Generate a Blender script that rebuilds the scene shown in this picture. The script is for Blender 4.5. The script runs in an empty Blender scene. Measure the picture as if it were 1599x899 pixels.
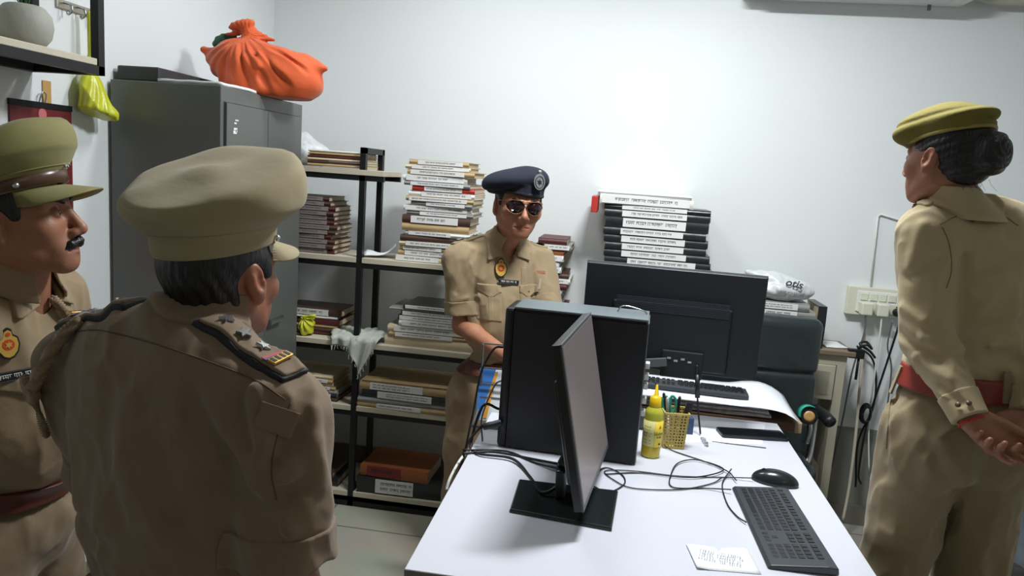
import bpy, bmesh, math, random, os
import numpy as np
from mathutils import Vector, Matrix, Euler

# ------------------------------------------------------------------ camera, world, lights, exposure
SC = bpy.context.scene
COL = SC.collection
PI = math.pi
def R(d): return math.radians(d)

W_, H_ = 1599, 899
FPX = 1150.0
ROLL, PITCH, YAW, CZ = R(4.0), R(8.75), R(7.6), 1.62
_fw = np.array([-math.sin(YAW)*math.cos(PITCH), math.cos(YAW)*math.cos(PITCH), -math.sin(PITCH)])
_r = np.array([math.cos(YAW), math.sin(YAW), 0.0])
_u = np.cross(_r, _fw)
_r2 = math.cos(ROLL)*_r + math.sin(ROLL)*_u
_u2 = -math.sin(ROLL)*_r + math.cos(ROLL)*_u
cam_data = bpy.data.cameras.new('camera')
cam = bpy.data.objects.new('camera', cam_data)
COL.objects.link(cam)
cam_data.sensor_width = 36.0
cam_data.lens = FPX/W_*36.0
cam_data.clip_start = 0.02
M = Matrix.Identity(4)
for i in range(3):
    M[i][0] = _r2[i]; M[i][1] = _u2[i]; M[i][2] = -_fw[i]
M[0][3], M[1][3], M[2][3] = 0, 0, CZ
cam.matrix_world = M
SC.camera = cam

# measured directions of the photograph turned into places in the room
def _ray(px, py): return _fw + _r2*(px-W_/2)/FPX - _u2*(py-H_/2)/FPX
def ay(px, py, Y):
    d = _ray(px, py); k = Y/d[1]; return Vector((d[0]*k, Y, CZ+d[2]*k))
def az(px, py, Z):
    d = _ray(px, py); k = (Z-CZ)/d[2]; return Vector((d[0]*k, d[1]*k, Z))
def ax(px, py, X):
    d = _ray(px, py); k = X/d[0]; return Vector((X, d[1]*k, CZ+d[2]*k))

w = bpy.data.worlds.new('world'); SC.world = w; w.use_nodes = True
w.node_tree.nodes['Background'].inputs[0].default_value = (0.75, 0.85, 1.0, 1)
w.node_tree.nodes['Background'].inputs[1].default_value = 0.05

SC.view_settings.view_transform = 'Standard'
SC.view_settings.look = 'None'
SC.view_settings.gamma = 1.0
SC.view_settings.use_curve_mapping = False
SC.view_settings.exposure = 0.0

def area_light(name, loc, size, size_y, power, color, rot=(0, 0, 0), spread=180):
    l = bpy.data.lights.new(name, 'AREA'); l.shape = 'RECTANGLE'; l.size = size; l.size_y = size_y
    l.energy = power; l.color = color; l.spread = R(spread)
    o = bpy.data.objects.new(name, l); COL.objects.link(o); o.location = loc; o.rotation_euler = rot
    return o
LAMP = (0.30, 2.25, 2.86)
area_light('ceiling_lamp_light', LAMP, 0.5, 0.16, 59, (0.95, 0.985, 1.0))
area_light('left_fill_light', (-0.75, 2.75, 2.86), 0.5, 0.16, 12, (0.95, 0.985, 1.0))  # added fill that evens out the left side, no lamp known there
area_light('rear_fill_light', (1.7, -0.5, 2.6), 0.4, 0.4, 4.0, (1.0, 0.84, 0.66), rot=(0, R(40), 0))  # added warm fill from behind the camera, raking the foreground officer's back

# ------------------------------------------------------------------ materials
MATS = {}
def s2l(c):
    return tuple(((v/255.0)/12.92 if v/255.0 <= 0.04045 else (((v/255.0)+0.055)/1.055)**2.4) for v in c)
def mat(name, rgb, rough=0.6, metal=0.0, bump=0.0, bscale=80, var=0.0, vscale=6, spec=0.5, trans=0.0, alpha=1.0,
        sheen=0.0, emit=None, coat=0.0, stretch=None, detail=3.0, sub=0.0):
    if name in MATS: return MATS[name]
    m = bpy.data.materials.new(name); m.use_nodes = True
    nt = m.node_tree; b = nt.nodes['Principled BSDF']
    c = s2l(rgb)
    b.inputs['Base Color'].default_value = (*c, 1)
    b.inputs['Roughness'].default_value = rough
    b.inputs['Metallic'].default_value = metal
    b.inputs['Specular IOR Level'].default_value = spec
    b.inputs['Transmission Weight'].default_value = trans
    b.inputs['Alpha'].default_value = alpha
    b.inputs['Coat Weight'].default_value = coat
    if sheen: b.inputs['Sheen Weight'].default_value = sheen
    if sub:
        b.inputs['Subsurface Weight'].default_value = sub
        b.inputs['Subsurface Radius'].default_value = (0.012, 0.005, 0.003)
        b.inputs['Subsurface Scale'].default_value = 1.0
    if emit:
        b.inputs['Emission Color'].default_value = (*s2l(emit[0]), 1); b.inputs['Emission Strength'].default_value = emit[1]
    tc = None
    if bump or var:
        tc = nt.nodes.new('ShaderNodeTexCoord')
        mp = nt.nodes.new('ShaderNodeMapping'); nt.links.new(tc.outputs['Object'], mp.inputs[0])
        if stretch: mp.inputs['Scale'].default_value = stretch
    if bump:
        n = nt.nodes.new('ShaderNodeTexNoise'); n.inputs['Scale'].default_value = bscale; n.inputs['Detail'].default_value = detail
        nt.links.new(mp.outputs[0], n.inputs['Vector'])
        bp = nt.nodes.new('ShaderNodeBump'); bp.inputs['Strength'].default_value = bump; bp.inputs['Distance'].default_value = 0.004
        nt.links.new(n.outputs['Fac'], bp.inputs['Height']); nt.links.new(bp.outputs[0], b.inputs['Normal'])
    if var:
        n2 = nt.nodes.new('ShaderNodeTexNoise'); n2.inputs['Scale'].default_value = vscale; n2.inputs['Detail'].default_value = 4
        nt.links.new(mp.outputs[0], n2.inputs['Vector'])
        mx = nt.nodes.new('ShaderNodeMix'); mx.data_type = 'RGBA'
        mx.inputs['A'].default_value = (*[v*(1-var) for v in c], 1)
        mx.inputs['B'].default_value = (*[min(1, v*(1+var)) for v in c], 1)
        nt.links.new(n2.outputs['Fac'], mx.inputs['Factor']); nt.links.new(mx.outputs['Result'], b.inputs['Base Color'])
    MATS[name] = m
    return m

# ------------------------------------------------------------------ object helpers
def tag(o, label=None, cat=None, group=None, kind=None):
    if label: o['label'] = label
    if cat: o['category'] = cat
    if group: o['group'] = group
    if kind: o['kind'] = kind
    return o
def thing(name, label, cat, loc=(0, 0, 0), rotz=0.0, group=None, rot=None):
    o = bpy.data.objects.new(name, None); COL.objects.link(o)
    o.empty_display_size = 0.05
    o.location = loc; o.rotation_euler = rot if rot else (0, 0, rotz)
    return tag(o, label, cat, group)
def mesh_obj(name, me, m=None, parent=None, smooth=False):
    o = bpy.data.objects.new(name, me); COL.objects.link(o)
    if m is not None:
        for mm in (m if isinstance(m, (list, tuple)) else [m]): me.materials.append(mm)
    if parent: o.parent = parent
    if smooth:
        for p in me.polygons: p.use_smooth = True
    return o
def obj(name, bm, m=None, parent=None, smooth=False, bevel=0.0, loc=None, rot=None, autosmooth=None):
    me = bpy.data.meshes.new(name)
    bmesh.ops.recalc_face_normals(bm, faces=bm.faces)
    bm.to_mesh(me); bm.free()
    o = mesh_obj(name, me, m, parent, smooth)
    if bevel:
        bv = o.modifiers.new('bevel', 'BEVEL'); bv.width = bevel; bv.segments = 2; bv.limit_method = 'ANGLE'; bv.angle_limit = R(40)
    if loc is not None: o.location = loc
    if rot is not None: o.rotation_euler = rot
    return o
def struct(o):
    o['kind'] = 'structure'; return o
def bx(bm, x0, x1, y0, y1, z0, z1, mi=0, mtx=None):
    vs = [Vector((x, y, z)) for x in (x0, x1) for y in (y0, y1) for z in (z0, z1)]
    if mtx is not None: vs = [mtx @ v for v in vs]
    vs = [bm.verts.new(v) for v in vs]
    for f in ((0, 1, 3, 2), (4, 6, 7, 5), (0, 4, 5, 1), (2, 3, 7, 6), (0, 2, 6, 4), (1, 5, 7, 3)):
        fc = bm.faces.new([vs[i] for i in f]); fc.material_index = mi
    return bm
def BX(*a, **k): return bx(bmesh.new(), *a, **k)
def loft(bm, rings, cap0=True, cap1=True, closed=True, mi=0):
    prev = None; first = None
    for ring in rings:
        vs = [bm.verts.new(p) for p in ring]
        if prev:
            n = len(vs)
            for i in range(n if closed else n-1):
                f = bm.faces.new((prev[i], prev[(i+1) % n], vs[(i+1) % n], vs[i])); f.material_index = mi
        else: first = vs
        prev = vs
    if cap0 and len(first) > 2: bm.faces.new(list(reversed(first))).material_index = mi
    if cap1 and len(prev) > 2: bm.faces.new(prev).material_index = mi
    return bm
def lathe(bm, prof, n=32, c=(0, 0, 0), sx=1, sy=1, mi=0):
    rings = [[(c[0]+r*sx*math.cos(2*PI*k/n), c[1]+r*sy*math.sin(2*PI*k/n), c[2]+z) for k in range(n)] for r, z in prof]
    return loft(bm, rings, mi=mi)
def catmull(pts, n=8):
    P = [Vector(p) for p in pts]
    if len(P) < 3: return [P[0].lerp(P[-1], i/n) for i in range(n+1)]
    P = [P[0]*2-P[1]]+P+[P[-1]*2-P[-2]]
    out = []
    for i in range(1, len(P)-2):
        a, b, c, d = P[i-1:i+3]
        for k in range(n):
            t = k/n
            out.append(0.5*((2*b)+(c-a)*t+(2*a-5*b+4*c-d)*t*t+(-a+3*b-3*c+d)*t**3))
    out.append(P[-2]); return out
def tube(bm, pts, r, seg=8, smooth=True, n=8, mi=0, rfun=None, flat=1.0):
    P = catmull(pts, n) if smooth else [Vector(p) for p in pts]
    rings = []; up = None
    for i, p in enumerate(P):
        t = (P[min(i+1, len(P)-1)]-P[max(i-1, 0)])
        if t.length < 1e-9: t = Vector((0, 0, 1))
        t.normalize()
        if up is None:
            up = t.orthogonal().normalized()
        up = (up - t*up.dot(t))
        if up.length < 1e-6: up = t.orthogonal()
        up.normalize(); sd = t.cross(up)
        rr = r if rfun is None else r*rfun(i/(len(P)-1))
        rings.append([p+up*rr*math.cos(2*PI*k/seg)+sd*rr*flat*math.sin(2*PI*k/seg) for k in range(seg)])
    return loft(bm, rings, mi=mi)
def bar(bm, a, b, w, h, mi=0, up=(0, 0, 1)):
    a = Vector(a); b = Vector(b); t = (b-a).normalized(); u = Vector(up)
    if abs(t.dot(u)) > 0.99: u = Vector((0, 1, 0))
    s = t.cross(u).normalized(); u = s.cross(t)
    rings = [[p+s*w/2+u*h/2, p-s*w/2+u*h/2, p-s*w/2-u*h/2, p+s*w/2-u*h/2] for p in (a, b)]
    return loft(bm, rings, mi=mi)
def prism(bm, poly, z0, z1, mi=0, mtx=None):
    r = [[Vector((x, y, z)) for x, y in poly] for z in (z0, z1)]
    if mtx is not None: r = [[mtx @ v for v in q] for q in r]
    return loft(bm, r, mi=mi)
def text_obj(name, s, size, m, parent=None, mtx=None, extrude=0.0004, align='CENTER', bold=0.0, shear=0.0, fit=None):
    cu = bpy.data.curves.new(name, 'FONT'); cu.body = s; cu.size = size; cu.extrude = extrude; cu.align_x = align; cu.align_y = 'CENTER'
    cu.offset = bold; cu.shear = shear; cu.resolution_u = 3
    t = bpy.data.objects.new(name, cu); COL.objects.link(t)
    dg = bpy.context.evaluated_depsgraph_get(); dg.update()
    me = bpy.data.meshes.new_from_object(t.evaluated_get(dg))
    bpy.data.objects.remove(t); bpy.data.curves.remove(cu)
    if fit and len(me.vertices):
        xs = [v.co.x for v in me.vertices]; wd = max(xs)-min(xs)
        if wd > fit:
            for v in me.vertices: v.co.x *= fit/wd; v.co.y *= min(1.0, fit/wd*1.4)
    if mtx is not None: me.transform(mtx)
    me.materials.clear()
    return mesh_obj(name, me, m, parent)
def scribble(bm, x0, x1, z, h, y, rng, rows=1, gap=1.6, headline=True, dens=1.0):
    """rows of small strokes hanging from a head line, the hand or print on a file label; in the XZ plane at depth y"""
    def q(a, b, c, d):
        vs = [bm.verts.new((a, y, c)), bm.verts.new((b, y, c)), bm.verts.new((b, y, d)), bm.verts.new((a, y, d))]
        bm.faces.new(vs)
    for rr in range(rows):
        zz = z-rr*h*gap
        x = x0
        while x < x1-h*0.8:
            wl = min(x1-x, h*rng.uniform(1.6, 4.5)); xe = x+wl
            if headline: q(x, xe, zz+h*0.36, zz+h*0.5)
            xx = x+h*0.1
            while xx < xe-h*0.15:
                k = rng.random(); bt = zz-h*rng.uniform(0.15, 0.5); sw = h*0.13
                q(xx, xx+sw, bt, zz+h*0.4)
                if k < 0.6:
                    zm = zz+h*rng.uniform(-0.3, 0.2); q(xx-h*0.05, xx+h*0.35, zm, zm+h*0.13)
                xx += h*rng.uniform(0.35, 0.6)/dens
            x = xe+h*rng.uniform(0.3, 0.7)
    return bm
def smin(a, b, k):
    h = np.clip(0.5+0.5*(b-a)/k, 0, 1); return b*(1-h)+a*h-k*h*(1-h)
def smax(a, b, k): return -smin(-a, -b, k)

# ------------------------------------------------------------------ signed-distance modelling (people, cloth, soft things)
QUAL = float(os.environ.get('QUAL', '1'))
F32 = np.float32
def A3(v): return np.array(v, dtype=F32)
def sph(p, c, r): return np.sqrt(((p-A3(c))**2).sum(1))-r
def ell(p, c, r, rot=None):
    q = p-A3(c)
    if rot is not None: q = q @ rot
    r = A3(r)
    k0 = np.sqrt(((q/r)**2).sum(1)); k1 = np.sqrt(((q/(r*r))**2).sum(1))+1e-9
    return k0*(k0-1)/k1
def rc(p, a, b, r1, r2):
    a = A3(a); b = A3(b); ba = b-a; l = float(np.dot(ba, ba))+1e-12
    pa = p-a; t = np.clip((pa @ ba)/l, 0, 1)
    return np.sqrt(((pa-t[:, None]*ba)**2).sum(1))-(r1+(r2-r1)*t)
def seg_d(p, a, b):
    return rc(p, a, b, 0, 0)
def rbox(p, c, h, r, rot=None):
    q = p-A3(c)
    if rot is not None: q = q @ rot
    q = np.abs(q)-(A3(h)-r)
    return np.sqrt((np.maximum(q, 0)**2).sum(1))+np.minimum(q.max(1), 0)-r
def plane(p, c, n):
    n = A3(n); n = n/np.linalg.norm(n); return (p-A3(c)) @ n
def rotm(rx=0, ry=0, rz=0):
    return np.array(Euler((R(rx), R(ry), R(rz))).to_matrix(), dtype=F32)
def mirx(p):
    q = p.copy(); q[:, 0] = np.abs(q[:, 0]); return q

def mesh_sdf(name, f, lo, hi, h, m, parent, post=None, B=20, smooth=True, colfn=None):
    h = h*QUAL
    lo = np.array(lo, float); hi = np.array(hi, float)
    n = np.ceil((hi-lo)/h).astype(int)+1
    nb = np.ceil(n/B).astype(int)
    bi = np.stack(np.meshgrid(*[np.arange(k) for k in nb], indexing='ij'), -1).reshape(-1, 3)
    ctr = (lo+(bi*B+B/2)*h).astype(F32)
    rad = B*h*math.sqrt(3)/2
    d = f(ctr)
    act = bi[np.abs(d) < rad*1.35+2*h]
    g = np.stack(np.meshgrid(*[np.arange(-1, B+1)]*3, indexing='ij'), -1).reshape(-1, 3)
    S = B+2
    Gn = n+2*B
    VV = []; KK = []; QQ = []
    chunk = 24
    def key(a): return (a[:, 0]*int(Gn[1])+a[:, 1])*int(Gn[2])+a[:, 2]
    for c0 in range(0, len(act), chunk):
        blk = act[c0:c0+chunk]
        base = blk*B
        idx = (base[:, None, :]+g[None]).reshape(-1, 3)
        pts = (lo+idx*h).astype(F32)
        val = f(pts).reshape(len(blk), S, S, S)
        for b in range(len(blk)):
            v = val[b]
            ins = v < 0
            if ins.all() or not ins.any(): continue
            # cells with corner samples (i..i+1), i in 0..S-2
            cnt = np.zeros((S-1,)*3, int)
            for dx in (0, 1):
                for dy in (0, 1):
                    for dz in (0, 1):
                        cnt += ins[dx:S-1+dx, dy:S-1+dy, dz:S-1+dz]
            ac = (cnt > 0) & (cnt < 8)
            # keep cells with local index >=1 as this block's own
            own = ac.copy(); own[0] = False; own[:, 0] = False; own[:, :, 0] = False
            ci = np.argwhere(own)
            if len(ci):
                acc = np.zeros((len(ci), 3)); num = np.zeros(len(ci))
                for axd in range(3):
                    o1, o2 = [q for q in range(3) if q != axd]
                    for u in (0, 1):
                        for w2 in (0, 1):
                            a = ci.copy(); a[:, o1] += u; a[:, o2] += w2
                            bb = a.copy(); bb[:, axd] += 1
                            va = v[a[:, 0], a[:, 1], a[:, 2]]; vb = v[bb[:, 0], bb[:, 1], bb[:, 2]]
                            cr = (va < 0) != (vb < 0)
                            t = np.where(cr, va/(va-vb+1e-20), 0)
                            pp = a.astype(float); pp[:, axd] += t
                            acc += pp*cr[:, None]; num += cr
                pos = acc/np.maximum(num, 1)[:, None]
                VV.append(lo+(base[b]-1+pos)*h)
                KK.append(key(ci-1+base[b]+B))
            for axd in range(3):
                o1, o2 = [q for q in range(3) if q != axd]
                sl = [slice(1, S-1)]*3; sh = list(sl); sh[axd] = slice(2, S)
                A = ins[tuple(sl)]; Bv = ins[tuple(sh)]
                e = np.argwhere(A != Bv)+1
                if not len(e): continue
                sgn = ins[e[:, 0], e[:, 1], e[:, 2]]
                cs = []
                for (u, w2) in ((0, 0), (1, 0), (1, 1), (0, 1)):
                    c = e.copy(); c[:, o1] -= u; c[:, o2] -= w2
                    cs.append(key(c-1+base[b]+B))
                q = np.stack(cs, 1)
                flip = sgn if axd != 1 else ~sgn
                q[flip] = q[flip][:, ::-1]
                QQ.append(q)
    if not VV: raise RuntimeError('empty sdf '+name)
    V = np.concatenate(VV); K = np.concatenate(KK); Q = np.concatenate(QQ)
    order = np.argsort(K); Ks = K[order]; V = V[order]
    Ks, ui = np.unique(Ks, return_index=True); V = V[ui]
    qi = np.searchsorted(Ks, Q); qi = np.clip(qi, 0, len(Ks)-1)
    ok = (Ks[qi] == Q).all(1); qi = qi[ok]
    # orientation check on the first faces
    me = bpy.data.meshes.new(name)
    a, b2, c = V[qi[:, 0]], V[qi[:, 1]], V[qi[:, 2]]
    nn = np.cross(b2-a, c-a)
    vol = (a*nn).sum()
    cen = V.mean(0); vol = ((a-cen)*nn).sum()
    if vol < 0: qi = qi[:, ::-1]
    me.vertices.add(len(V)); me.vertices.foreach_set('co', V.astype(F32).ravel())
    me.loops.add(qi.size); me.loops.foreach_set('vertex_index', qi.astype(np.int32).ravel())
    me.polygons.add(len(qi)); me.polygons.foreach_set('loop_start', np.arange(0, qi.size, 4, dtype=np.int32))
    me.polygons.foreach_set('use_smooth', np.ones(len(qi), dtype=bool))
    me.update(calc_edges=True); me.validate()
    if colfn is not None:
        at = me.color_attributes.new('tone', 'FLOAT_COLOR', 'POINT')
        n_ = len(me.vertices); co = np.zeros(n_*3, dtype=F32); me.vertices.foreach_get('co', co)
        colv = colfn(co.reshape(-1, 3)); at.data.foreach_set('color', colv.astype(F32).ravel())
    o = mesh_obj(name, me, m, parent)
    return o

def nz(p, s, seed=0.0):
    """cheap smooth pseudo noise"""
    x, y, z = p[:, 0]*s+seed, p[:, 1]*s+seed*1.7, p[:, 2]*s+seed*0.6
    return (np.sin(x+1.3*np.sin(y*1.1+z*0.7))+np.sin(y*1.2+1.1*np.sin(z*1.3+x*0.5))+np.sin(z*0.9+1.2*np.sin(x*1.4+y)))/3.0

# ---- head in its own frame: origin between the ears, +y = face, +x = the person's right, metres
def head_sdf(p, female=False):
    q = mirx(p)
    d = ell(q, (0, -.014, .032), (.0765, .0945, .088))
    d = smin(d, ell(q, (0, .022, -.018), (.0655, .068, .082)), .03)
    d = smin(d, rc(q, (.050, -.008, -.050), (.018, .066, -.092), .020, .017), .03)
    d = smin(d, sph(q, (0, .072, -.091), .0205), .02)
    d = smin(d, ell(q, (.040, .058, -.022), (.026, .024, .026)), .02)
    d = smin(d, rc(q, (.012, .083, .027), (.048, .066, .024), .0095, .008), .014)
    d = smax(d, -ell(q, (.031, .098, .006), (.019, .017, .013)), .014)
    d = smin(d, sph(q, (.031, .0755, .006), .0135), .003)
    d = np.maximum(d, -rc(q, (.021, .096, .0055), (.043, .090, .0045), .0054, .0042))
    d = smin(d, rc(q, (0, .086, .018), (0, .108, -.026), .0075, .0105), .012)
    d = smin(d, sph(q, (0, .1085, -.031), .0105), .008)
    d = smin(d, ell(q, (.0125, .098, -.036), (.0075, .0105, .008)), .007)
    d = smax(d, -ell(q, (.0065, .101, -.0455), (.0035, .005, .004)), .003)
    d = smin(d, ell(q, (0, .070, -.062), (.040, .024, .028)), .018)
    d = smin(d, rc(q, (0, .0935, -.0630), (.026, .0790, -.0675), .0046, .0026), .006)
    d = smin(d, rc(q, (0, .0925, -.0745), (.021, .0800, -.0725), .0056, .0032), .006)
    d = smax(d, -rc(q, (0, .1010, -.0685), (.027, .0855, -.0695), .0024, .0014), .003)
    # ear
    er = rotm(12, 0, -18)
    e = ell(q, (.080, -.012, -.004), (.0085, .0185, .032), er)
    e = smin(e, ell(q, (.0785, -.004, -.031), (.006, .010, .012), er), .008)
    e = smax(e, -ell(q, (.0895, -.006, -.002), (.0085, .0105, .0165), er), .006)
    e = smax(e, -ell(q, (.0895, -.012, .014), (.006, .010, .009), er), .005)
    e = smin(e, rc(q, (.081, .003, -.006), (.081, .003, -.013), .0045, .004), .005)
    d = smin(d, e, .008)
    return d

def head_frame(c, yaw=0, pitch=0, roll=0, s=1.0, sx=1.0):
    Mx = np.array((Matrix.Rotation(R(yaw), 3, 'Z') @ Matrix.Rotation(R(pitch), 3, 'X') @ Matrix.Rotation(R(roll), 3, 'Y')), dtype=F32)
    return dict(c=A3(c), M=Mx, s=s, sx=sx)
def to_head(p, H): return ((p-H['c']) @ H['M'])/H['s']/A3((H['sx'], 1, 1))
def from_head(v, H): return (A3(v)*H['s']) @ H['M'].T+H['c']

# ---- hand: frames built from wrist position, direction of the fingers, palm normal
def hand_chains(wr, dirv, palmn, side=1, curl=(25, 30, 35, 40), bend2=35, thumb=(40, 25), s=1.0, spread=4):
    """returns list of (a,b,r1,r2,group); palmn points out of the palm; side=+1 puts the thumb on dir x palmn side"""
    d = Vector(dirv).normalized(); nrm = Vector(palmn); nrm = (nrm-d*nrm.dot(d)).normalized(); t = d.cross(nrm).normalized()*side
    wr = Vector(wr); out = []
    L = [(.043, .026, .020), (.047, .029, .021), (.043, .027, .020), (.034, .021, .018)]
    rad = [.0088, .0090, .0085, .0076]
    K = [wr+d*(.088*s)+t*(.031*s), wr+d*(.092*s)+t*(.010*s), wr+d*(.087*s)-t*(.011*s), wr+d*(.078*s)-t*(.030*s)]
    for i in range(4):
        out.append((wr+t*(.018-.012*i)*s+d*.006, K[i], .0135*s, .0115*s, 'palm'))
        ang = R(curl[i]); sp = R(spread*(1.5-i))
        dd = (d*math.cos(sp)+t*math.sin(sp)).normalized()
        p = K[i]; rr = rad[i]*s; a = ang
        for j in range(3):
            v = dd*math.cos(a)+nrm*math.sin(a)
            q = p+v*L[i][j]*s
            out.append((p, q, rr*(1-.08*j), rr*(.92-.08*j), 'f%d' % i)); p = q
            a += R(bend2)
    th0 = wr+t*(.022*s)+d*(.018*s)+nrm*.004
    a1 = R(thumb[0]); v1 = (d*math.cos(a1)+t*math.sin(a1)*.85+nrm*math.sin(a1)*.5).normalized()
    th1 = th0+v1*.042*s
    a2 = R(thumb[1]); v2 = (d*math.cos(a2)+t*math.sin(a2)*.7+nrm*math.sin(a2)*.7).normalized()
    th2 = th1+v2*.032*s; th3 = th2+(v2*.8+d*.3).normalized()*.026*s
    out += [(th0, th1, .0145*s, .0105*s, 'th'), (th1, th2, .0105*s, .0092*s, 'th'), (th2, th3, .0092*s, .0078*s, 'th')]
    out.append((wr+d*.02*s+nrm*.004, wr+d*.07*s+nrm*.003, .020*s, .016*s, 'palm'))
    return out
def hand_sdf(p, chains):
    near = sph(p, chains[0][0], .215)
    mk = near < .02
    if not mk.all():
        out = near+.02
        if mk.any(): out[mk] = hand_sdf(p[mk], chains)
        return out
    groups = {}
    for a, b, r1, r2, g in chains:
        v = rc(p, a, b, r1, r2)
        groups[g] = v if g not in groups else smin(groups[g], v, .006 if g != 'palm' else .012)
    palm = groups.pop('palm'); d = palm
    fs = None
    for g, v in groups.items():
        v2 = smin(palm, v, .008 if g != 'th' else .012)
        fs = v2 if fs is None else np.minimum(fs, v2)
    return np.minimum(d, fs)

def folds(p, L):
    """L: (a, b, width, height) raised (+) or sunk (-) soft ridges of cloth"""
    s = np.zeros(len(p), dtype=F32)
    for a, b, w2, hgt in L:
        dd = seg_d(p, a, b); s += 1.35*hgt*np.exp(-(dd/w2)**2)
    return s

# ------------------------------------------------------------------ the room
XL, YB, ZC, XR, YN = -1.82, 3.72, 2.95, 2.7, -3.2
def wall_mat():
    m = mat('wall_paint', (224, 228, 229), rough=0.55, bump=0.12, bscale=14, var=0.02, vscale=2.5)
    return m
WM = wall_mat()
struct(obj('wall_back', BX(XL-.1, XR+.1, YB, YB+.12, 0, ZC), WM))
struct(obj('wall_left', BX(XL-.12, XL, YN, YB, 0, ZC), WM))
struct(obj('wall_right', BX(XR, XR+.12, YN, YB, 0, ZC), WM))
struct(obj('wall_near', BX(XL-.1, XR+.1, YN-.12, YN, 0, ZC), WM))
struct(obj('ceiling', BX(XL-.1, XR+.1, YN-.1, YB+.1, ZC, ZC+.1), mat('ceiling_paint', (225, 226, 222), .8)))
def tile_mat():
    m = bpy.data.materials.new('floor_tiles'); m.use_nodes = True; nt = m.node_tree; b = nt.nodes['Principled BSDF']
    tc = nt.nodes.new('ShaderNodeTexCoord'); br = nt.nodes.new('ShaderNodeTexBrick')
    br.offset = 0.0; br.inputs['Scale'].default_value = 1.0
    br.inputs['Brick Width'].default_value = .6; br.inputs['Row Height'].default_value = .6
    br.inputs['Mortar Size'].default_value = .004
    br.inputs['Color1'].default_value = (*s2l((176, 172, 158)), 1); br.inputs['Color2'].default_value = (*s2l((170, 166, 152)), 1)
    br.inputs['Mortar'].default_value = (*s2l((105, 100, 90)), 1)
    nt.links.new(tc.outputs['Object'], br.inputs['Vector'])
    n = nt.nodes.new('ShaderNodeTexNoise'); n.inputs['Scale'].default_value = 3; n.inputs['Detail'].default_value = 6
    nt.links.new(tc.outputs['Object'], n.inputs['Vector'])
    mx = nt.nodes.new('ShaderNodeMix'); mx.data_type = 'RGBA'; mx.blend_type = 'MULTIPLY'; mx.inputs['Factor'].default_value = .35
    nt.links.new(br.outputs['Color'], mx.inputs['A']); nt.links.new(n.outputs['Color'], mx.inputs['B'])
    nt.links.new(mx.outputs['Result'], b.inputs['Base Color']); b.inputs['Roughness'].default_value = .28
    return m
struct(obj('floor', BX(XL-.1, XR+.1, YN-.1, YB+.1, -.1, 0), tile_mat()))
sk = mat('skirting_tile', (120, 118, 108), .4, var=.1)
struct(obj('baseboard_back', BX(XL, XR, YB-.012, YB, 0, .10), sk))
struct(obj('baseboard_left', BX(XL, XL+.012, YN, YB-.012, 0, .10), sk))
struct(obj('trim_1', BX(.5, XR, YB-.004, YB, .10, .50), mat('lower_wall_grey', (128, 130, 122), .5, var=.12)))  # darker grey band along the lower right of the back wall

BLK = mat('black_metal', (26, 27, 29), .45, .3)
BOARD = mat('shelf_board', (196, 188, 168), .5, var=.08, vscale=8, bump=.05)
PLB = mat('black_plastic', (17, 19, 23), .42)
WPL = mat('white_plastic', (222, 224, 218), .4)
CREAM = mat('cream_plastic', (214, 214, 196), .4)
INK = mat('ink', (38, 38, 48), .7)
INKD = mat('ink_soft', (84, 84, 96), .7)
PAPER = mat('paper', (226, 230, 232), .8, bump=.1, bscale=20)
STEEL = mat('chrome', (190, 192, 194), .22, 1.0)

# ---- main lamp on the ceiling, and an added fixture for the left fill
for lx, ly, ll in ((LAMP[0], LAMP[1], 'slim ceiling lamp over the white desk'), (-.75, 2.75, 'added slim ceiling fixture for the left fill light, nearer the grey cupboard')):
    t = thing('ceiling_lamp', ll, 'lamp', (lx, ly, ZC))
    obj('housing', BX(-.30, .30, -.10, .10, -.05, 0), WPL, t, bevel=.004)
    obj('diffuser', BX(-.28, .28, -.085, .085, -.056, -.05), mat('lamp_glow', (240, 246, 255), .6, emit=((235, 245, 255), 6)), t)

# ---- split air conditioner, its underside at the top edge of the frame
t = thing('air_conditioner', 'white split air conditioner high on the back wall', 'air conditioner', (.97, YB, 2.50))
bm = bmesh.new()
prof = [(-.001, 0), (-.16, 0), (-.205, .03), (-.225, .10), (-.222, .25), (-.19, .295), (-.001, .30)]
loft(bm, [[Vector((x, y, z)) for y, z in prof] for x in (-.48, .48)])
obj('body', bm, WPL, t, bevel=.01)
obj('air_flap', BX(-.40, .40, -.17, -.06, -.006, .004), mat('ac_flap', (205, 208, 206), .45), t)
obj('drain_nozzle', lathe(bmesh.new(), [(.008, -.03), (.008, 0)], 12, (.33, -.05, 0)), mat('grey_plastic', (120, 120, 116), .5), t)
t = thing('refrigerant_pipe', 'wrapped cream pipe run beside the air conditioner', 'pipe', (0, 0, 0))
bm = tube(bmesh.new(), [(1.46, YB-.06, 2.56), (1.6, YB-.05, 2.53), (1.9, YB-.04, 2.54), (2.4, YB-.04, 2.54)], .028, 12)
obj('insulation', bm, mat('pipe_wrap', (178, 176, 160), .7, bump=.4, bscale=40), t, True)
bm = tube(bmesh.new(), [(1.46, YB-.09, 2.575), (1.55, YB-.10, 2.55), (1.68, YB-.09, 2.57), (1.8, YB-.10, 2.555)], .009, 8)
obj('wire', bm, PLB, t, True)

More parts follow.
